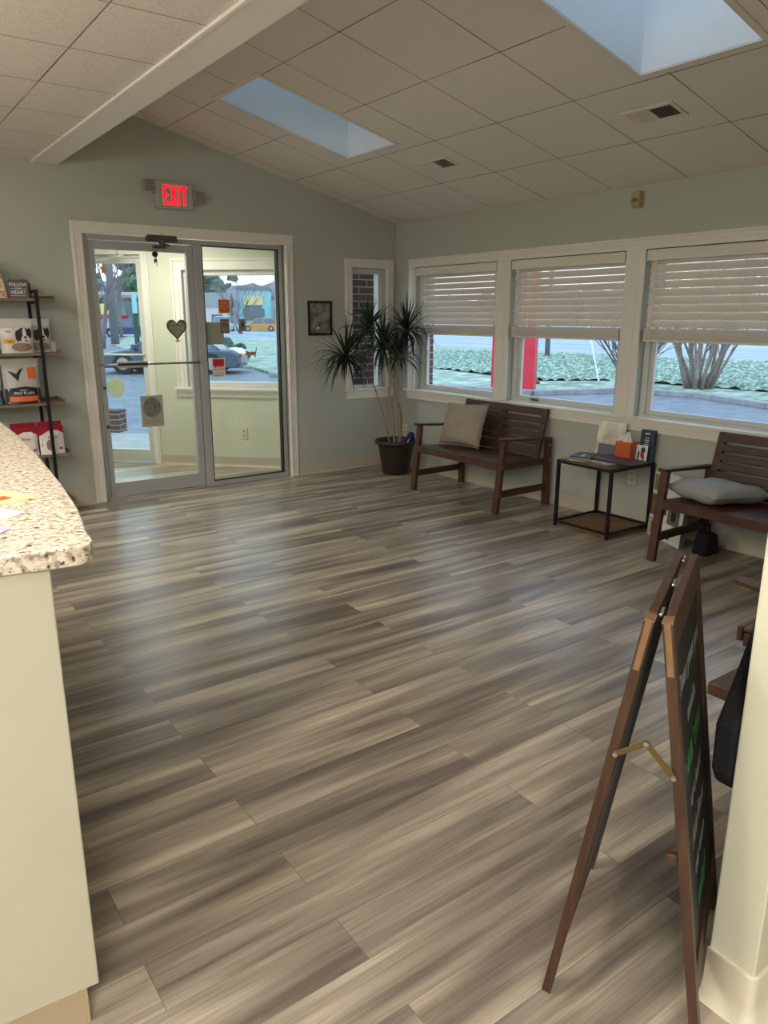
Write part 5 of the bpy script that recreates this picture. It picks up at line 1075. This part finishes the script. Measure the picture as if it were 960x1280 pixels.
M_ever = two_tone('evergreen_foliage', (62, 92, 74), (116, 142, 122), 1.6, 0.35, 0.65, 1.0)
def evergreen(x, y, h, w_, label, seed, m_=None, group=None, low=0.15):
    rn_ = random.Random(seed); e = empty('evergreen_tree', (x, y, GZ), 0, label, 'tree', group); m = MB()
    for k in range(46):
        t = rn_.random(); z = h * (low + (0.95 - low) * t); rad = w_ * (math.sin(PI * min(1, (0.15 + 0.85 * (1 - t)))) ** 0.6) * rn_.uniform(0.2, 0.85); a = rn_.uniform(0, 2 * PI); r = h * rn_.uniform(0.05, 0.11)
        m.ball((rad * math.cos(a), rad * math.sin(a), z), r, (1.25, 1.25, 0.8), 7, 5)
    m.v = [tuple(V(q) + V((noise.noise(V(q) * 1.3), noise.noise(V(q) * 1.3 + V((9, 0, 0))), noise.noise(V(q) * 1.3 + V((0, 9, 0))))) * h * 0.05) for q in m.v]
    m.build('foliage', m_ or M_ever, e); MB().cyl((0, 0, 0), (0, 0, h * 0.6), 0.25, 0.12).build('trunk', mat('winter_bark', (122, 112, 118), 0.9), e); return e
evergreen(35.0, 92, 14.5, 5.5, 'tall loose pine at upper left of the vestibule window view', 1)
evergreen(33.0, 106, 12, 4, 'second pine behind the white house in the vestibule window', 2)
evergreen(41, 99, 8.5, 4, 'low evergreen behind the store roof in the vestibule window', 3)
evergreen(60, 108, 7.5, 5, 'evergreen above the blue building in the vestibule window', 5)
evergreen(20.5, 90, 8, 4, 'dark evergreen behind the filling station', 6)
# buildings
M_bwhite = mat('white_siding', (206, 204, 206), 0.7, noise_s=1, noise_a=0.05); M_bblue = mat('pale_blue_wall', (170, 190, 200), 0.7); M_roof = mat('grey_roof', (130, 128, 136), 0.8); M_win = mat('dark_window', (96, 112, 124), 0.3); M_cy = mat('cyan_sign', (140, 196, 206), 0.5)
def building(nm, x, y, rz, w_, d_, h, label, roof='flat', wm=None, nwin=4, extra=None):
    e = empty(nm, (x, y, GZ), rz, label, 'building'); wm = wm or M_bwhite
    B(-w_ / 2, w_ / 2, -d_ / 2, d_ / 2, 0, h).build('walls', wm, e)
    if roof == 'gable': MB().prism([(-d_ / 2 - 0.3, h), (d_ / 2 + 0.3, h), (0, h + d_ * 0.28)], 'x', -w_ / 2 - 0.3, w_ / 2 + 0.3).build('roof', M_roof, e)
    else: B(-w_ / 2 - 0.2, w_ / 2 + 0.2, -d_ / 2 - 0.2, d_ / 2 + 0.2, h, h + 0.35).build('roof', M_roof, e)
    for k in range(nwin):
        xx = -w_ / 2 + (k + 0.5) * w_ / nwin; B(xx - w_ / nwin * 0.28, xx + w_ / nwin * 0.28, -d_ / 2 - 0.05, -d_ / 2, h * 0.25, h * 0.68).build('window', M_win, e)
    if extra: extra(e)
    return e
building('white_house', 33.0, 84.5, -0.55, 7, 6, 2.9, 'white gabled house behind the orange notice in the vestibule window', 'gable', nwin=3)
building('blue_store', 50, 88, -0.55, 16, 8, 4.0, 'long pale blue store at the right of the vestibule window view', wm=M_bblue, nwin=5)
def sg(e): B(-1.2, 1.2, -3.2, -3.05, 3.1, 4.2).build('shop_sign', mat('shop_sign_yellow', (216, 200, 150), 0.6), e); B(-1.3, 1.3, -3.15, -3.02, 1.7, 2.7).build('shop_window_band', M_win, e)
building('shop_with_sign', 40.0, 83.5, -0.55, 3.6, 6, 4.9, 'narrow cyan fronted shop with a sign beside the blue store', wm=M_cy, nwin=1, extra=sg)
e = empty('filling_station', (27.0, 96, GZ), -0.3, 'distant filling station with flat white canopy seen through the door', 'building')
B(-5, 5, -3, 3, 4.0, 4.7).build('canopy', M_bwhite, e); B(-5.02, 5.02, -3.05, -3.0, 4.0, 4.35).build('canopy_band', mat('canopy_band', (190, 150, 150), 0.6), e)
for xx in (-3.6, 0, 3.6): B(xx - 0.2, xx + 0.2, -0.2, 0.2, 0, 4.0).build('column', M_bwhite, e)
B(-5, 5, 4, 8, 0, 3.6).build('shop', M_bblue, e)
for xx in (-3.6, 0, 3.6): B(xx - 0.5, xx + 0.5, -1.1, -0.5, 0, 1.8).build('fuel_pump', M_rd, e)
building('far_shops', 12, 112, -0.2, 9, 6, 3.4, 'row of distant pale shops left of the filling station', nwin=4)
e = empty('roadside_sign', (19.3, 77, GZ), -0.3, 'yellow and red roadside sign on a pole, left in the door view', 'sign'); MB().cyl((0, 0, 0), (0, 0, 1.9), 0.12).build('pole', M_bwhite, e); B(-0.55, 0.55, -0.1, 0.1, 1.9, 3.0).build('sign_panel', mat('sign_yellow', (228, 210, 120), 0.6), e); B(-0.55, 0.55, -0.12, 0.12, 1.5, 1.9).build('red_strip', M_rd, e)
e = empty('green_banner_post', (8.25, 33.6, GZ + 0.081), -0.3, 'dark green post with pale blue panel on top, right in the door view', 'post'); B(-0.13, 0.13, -0.1, 0.1, 0, 1.85).build('green_panel', mat('bottle_green', (24, 74, 66), 0.6), e); B(-0.12, 0.12, -0.1, 0.1, 1.85, 2.9).build('blue_panel', mat('ice_blue', (150, 206, 216), 0.6), e)

# cars
def car(x, y, rz, L, W, H, body, label, kind='sedan', group=None):
    e = empty('parked_car', (x, y, GZ), rz, label, 'car', group); bm_ = mat('car_paint_%d_%d_%d' % body, body, 0.25, metal=0.2, coat=0.6)
    h = L / 2; b = H * 0.58 if kind == 'sedan' else H * 0.56
    lo = 0.20
    low = [(-h, lo + 0.12), (-h + 0.08, lo), (h - 0.08, lo), (h, lo + 0.15), (h - 0.02, b * 0.82), (h - 0.25, b * 0.98), (L * 0.22, b + 0.02), (-L * 0.30, b), (-h + 0.35, b * 0.86), (-h + 0.06, b * 0.70)]
    m = MB(); secs = [(-W / 2, 0.93), (-W / 2 * 0.86, 1.0), (W / 2 * 0.86, 1.0), (W / 2, 0.93)]; N = len(low); vs = []
    for yy, sc in secs: vs += [(px_ * (0.97 if abs(yy) > W * 0.45 else 1), yy, lo + (pz - lo) * sc) for px_, pz in low]
    fs = [tuple(range(N - 1, -1, -1)), tuple(range(3 * N, 4 * N))]
    for s in range(3): fs += [(s * N + i, s * N + (i + 1) % N, (s + 1) * N + (i + 1) % N, (s + 1) * N + i) for i in range(N)]
    m.add(vs, fs); m.build('body', bm_, e, bevel=0.04, smooth=False)
    if kind == 'sedan': A, Bq, C_, D_ = -L * 0.26, -L * 0.07, L * 0.17, L * 0.36
    else: A, Bq, C_, D_ = -L * 0.25, -L * 0.10, L * 0.36, L * 0.46
    wt, wb_ = W * 0.36, W * 0.45
    m = MB(); z0, z1 = b - 0.03, H - 0.04
    m.hexa([(A, -wb_, z0), (D_, -wb_, z0), (D_, wb_, z0), (A, wb_, z0), (Bq, -wt, z1), (C_, -wt, z1), (C_, wt, z1), (Bq, wt, z1)]); m.build('windows', M_win, e)
    m = MB(); m.hexa([(Bq - 0.04, -wt - 0.02, z1 - 0.02), (C_ + 0.05, -wt - 0.02, z1 - 0.02), (C_ + 0.05, wt + 0.02, z1 - 0.02), (Bq - 0.04, wt + 0.02, z1 - 0.02), (Bq + 0.1, -wt + 0.06, H), (C_ - 0.05, -wt + 0.06, H), (C_ - 0.05, wt - 0.06, H), (Bq + 0.1, wt - 0.06, H)])
    for s in (-1, 1):
        for xa, xb in ((A, Bq), (D_, C_), ((A + D_) / 2, (Bq + C_) / 2)): m.bar((xa, s * (wb_ + 0.01), z0), (xb, s * (wt + 0.01), z1), 0.07, 0.03, up=(0, 1, 0))
    m.build('roof', bm_, e, bevel=0.02)
    for sx in (-L * 0.31, L * 0.30):
        for s in (-1, 1):
            m = MB(); m.cyl((sx, s * (W / 2 - 0.2), 0.33), (sx, s * (W / 2 + 0.01), 0.33), 0.33, seg=20, m=0); m.cyl((sx, s * (W / 2), 0.33), (sx, s * (W / 2 + 0.02), 0.33), 0.20, seg=10, m=1); m.build('wheel', [M_black, M_steel], e, bevel=0.01)
    for s in (-1, 1):
        B(-h - 0.01, -h + 0.12, s * W * 0.36 - 0.16, s * W * 0.36 + 0.16, b * 0.62, b * 0.78).build('headlight', M_white, e, bevel=0.02); B(A + 0.12, A + 0.26, s * (W / 2) - 0.02 + (0.10 if s > 0 else -0.16), s * (W / 2) + 0.14 + (0.0 if s > 0 else -0.06), b + 0.02, b + 0.15).build('side_mirror', bm_, e, bevel=0.02)
        B(h - 0.06, h + 0.005, s * W * 0.38 - 0.12, s * W * 0.38 + 0.12, b * 0.66, b * 0.82).build('tail_light', M_rd, e)
    return e
car(4.35, 17.9, -0.62, 4.6, 1.8, 1.36, (70, 84, 104), 'dark blue-grey sedan parked just outside the entry door')
car(37.0, 76.6, -0.50, 4.4, 1.8, 1.55, (214, 140, 74), 'orange hatchback parked across the road in the vestibule window', 'suv')
car(42.0, 78.0, -0.45, 4.6, 1.8, 1.55, (60, 96, 128), 'blue car parked just right of and behind the orange hatchback', 'sedan')
car(32.4, 77.0, 0.9, 4.6, 1.9, 1.75, (206, 216, 220), 'white minivan parked across the road, left of the orange hatchback', 'suv')
car(16.6, 62.0, -0.3, 4.4, 1.8, 1.5, (56, 60, 120), 'small blue car far away between pole and filling station', 'suv')
# added green mound imitating a dark reflection in the vestibule window
m = MB(); rn = random.Random(9)
for k in range(40): a = rn.uniform(0, 2 * PI); r = rn.random() ** 0.5; m.ball((7.4 + 1.15 * r * math.cos(a), 21.4 + 0.9 * r * math.sin(a), GZ + 0.30 + 0.5 * (1 - r * r)), rn.uniform(0.18, 0.28), (1, 1, 0.9), 8, 6)
m.v = [tuple(V(q) + V((noise.noise(V(q) * 4), noise.noise(V(q) * 4 + V((7, 0, 0))), noise.noise(V(q) * 4 + V((0, 7, 0))))) * 0.15) for q in m.v]
tag(m.build('dark_shrub', two_tone('juniper', (40, 74, 62), (84, 120, 104), 6, 0.4, 0.65, 1.0)), 'dark green low shrub behind the sedan in the vestibule window', 'shrub')
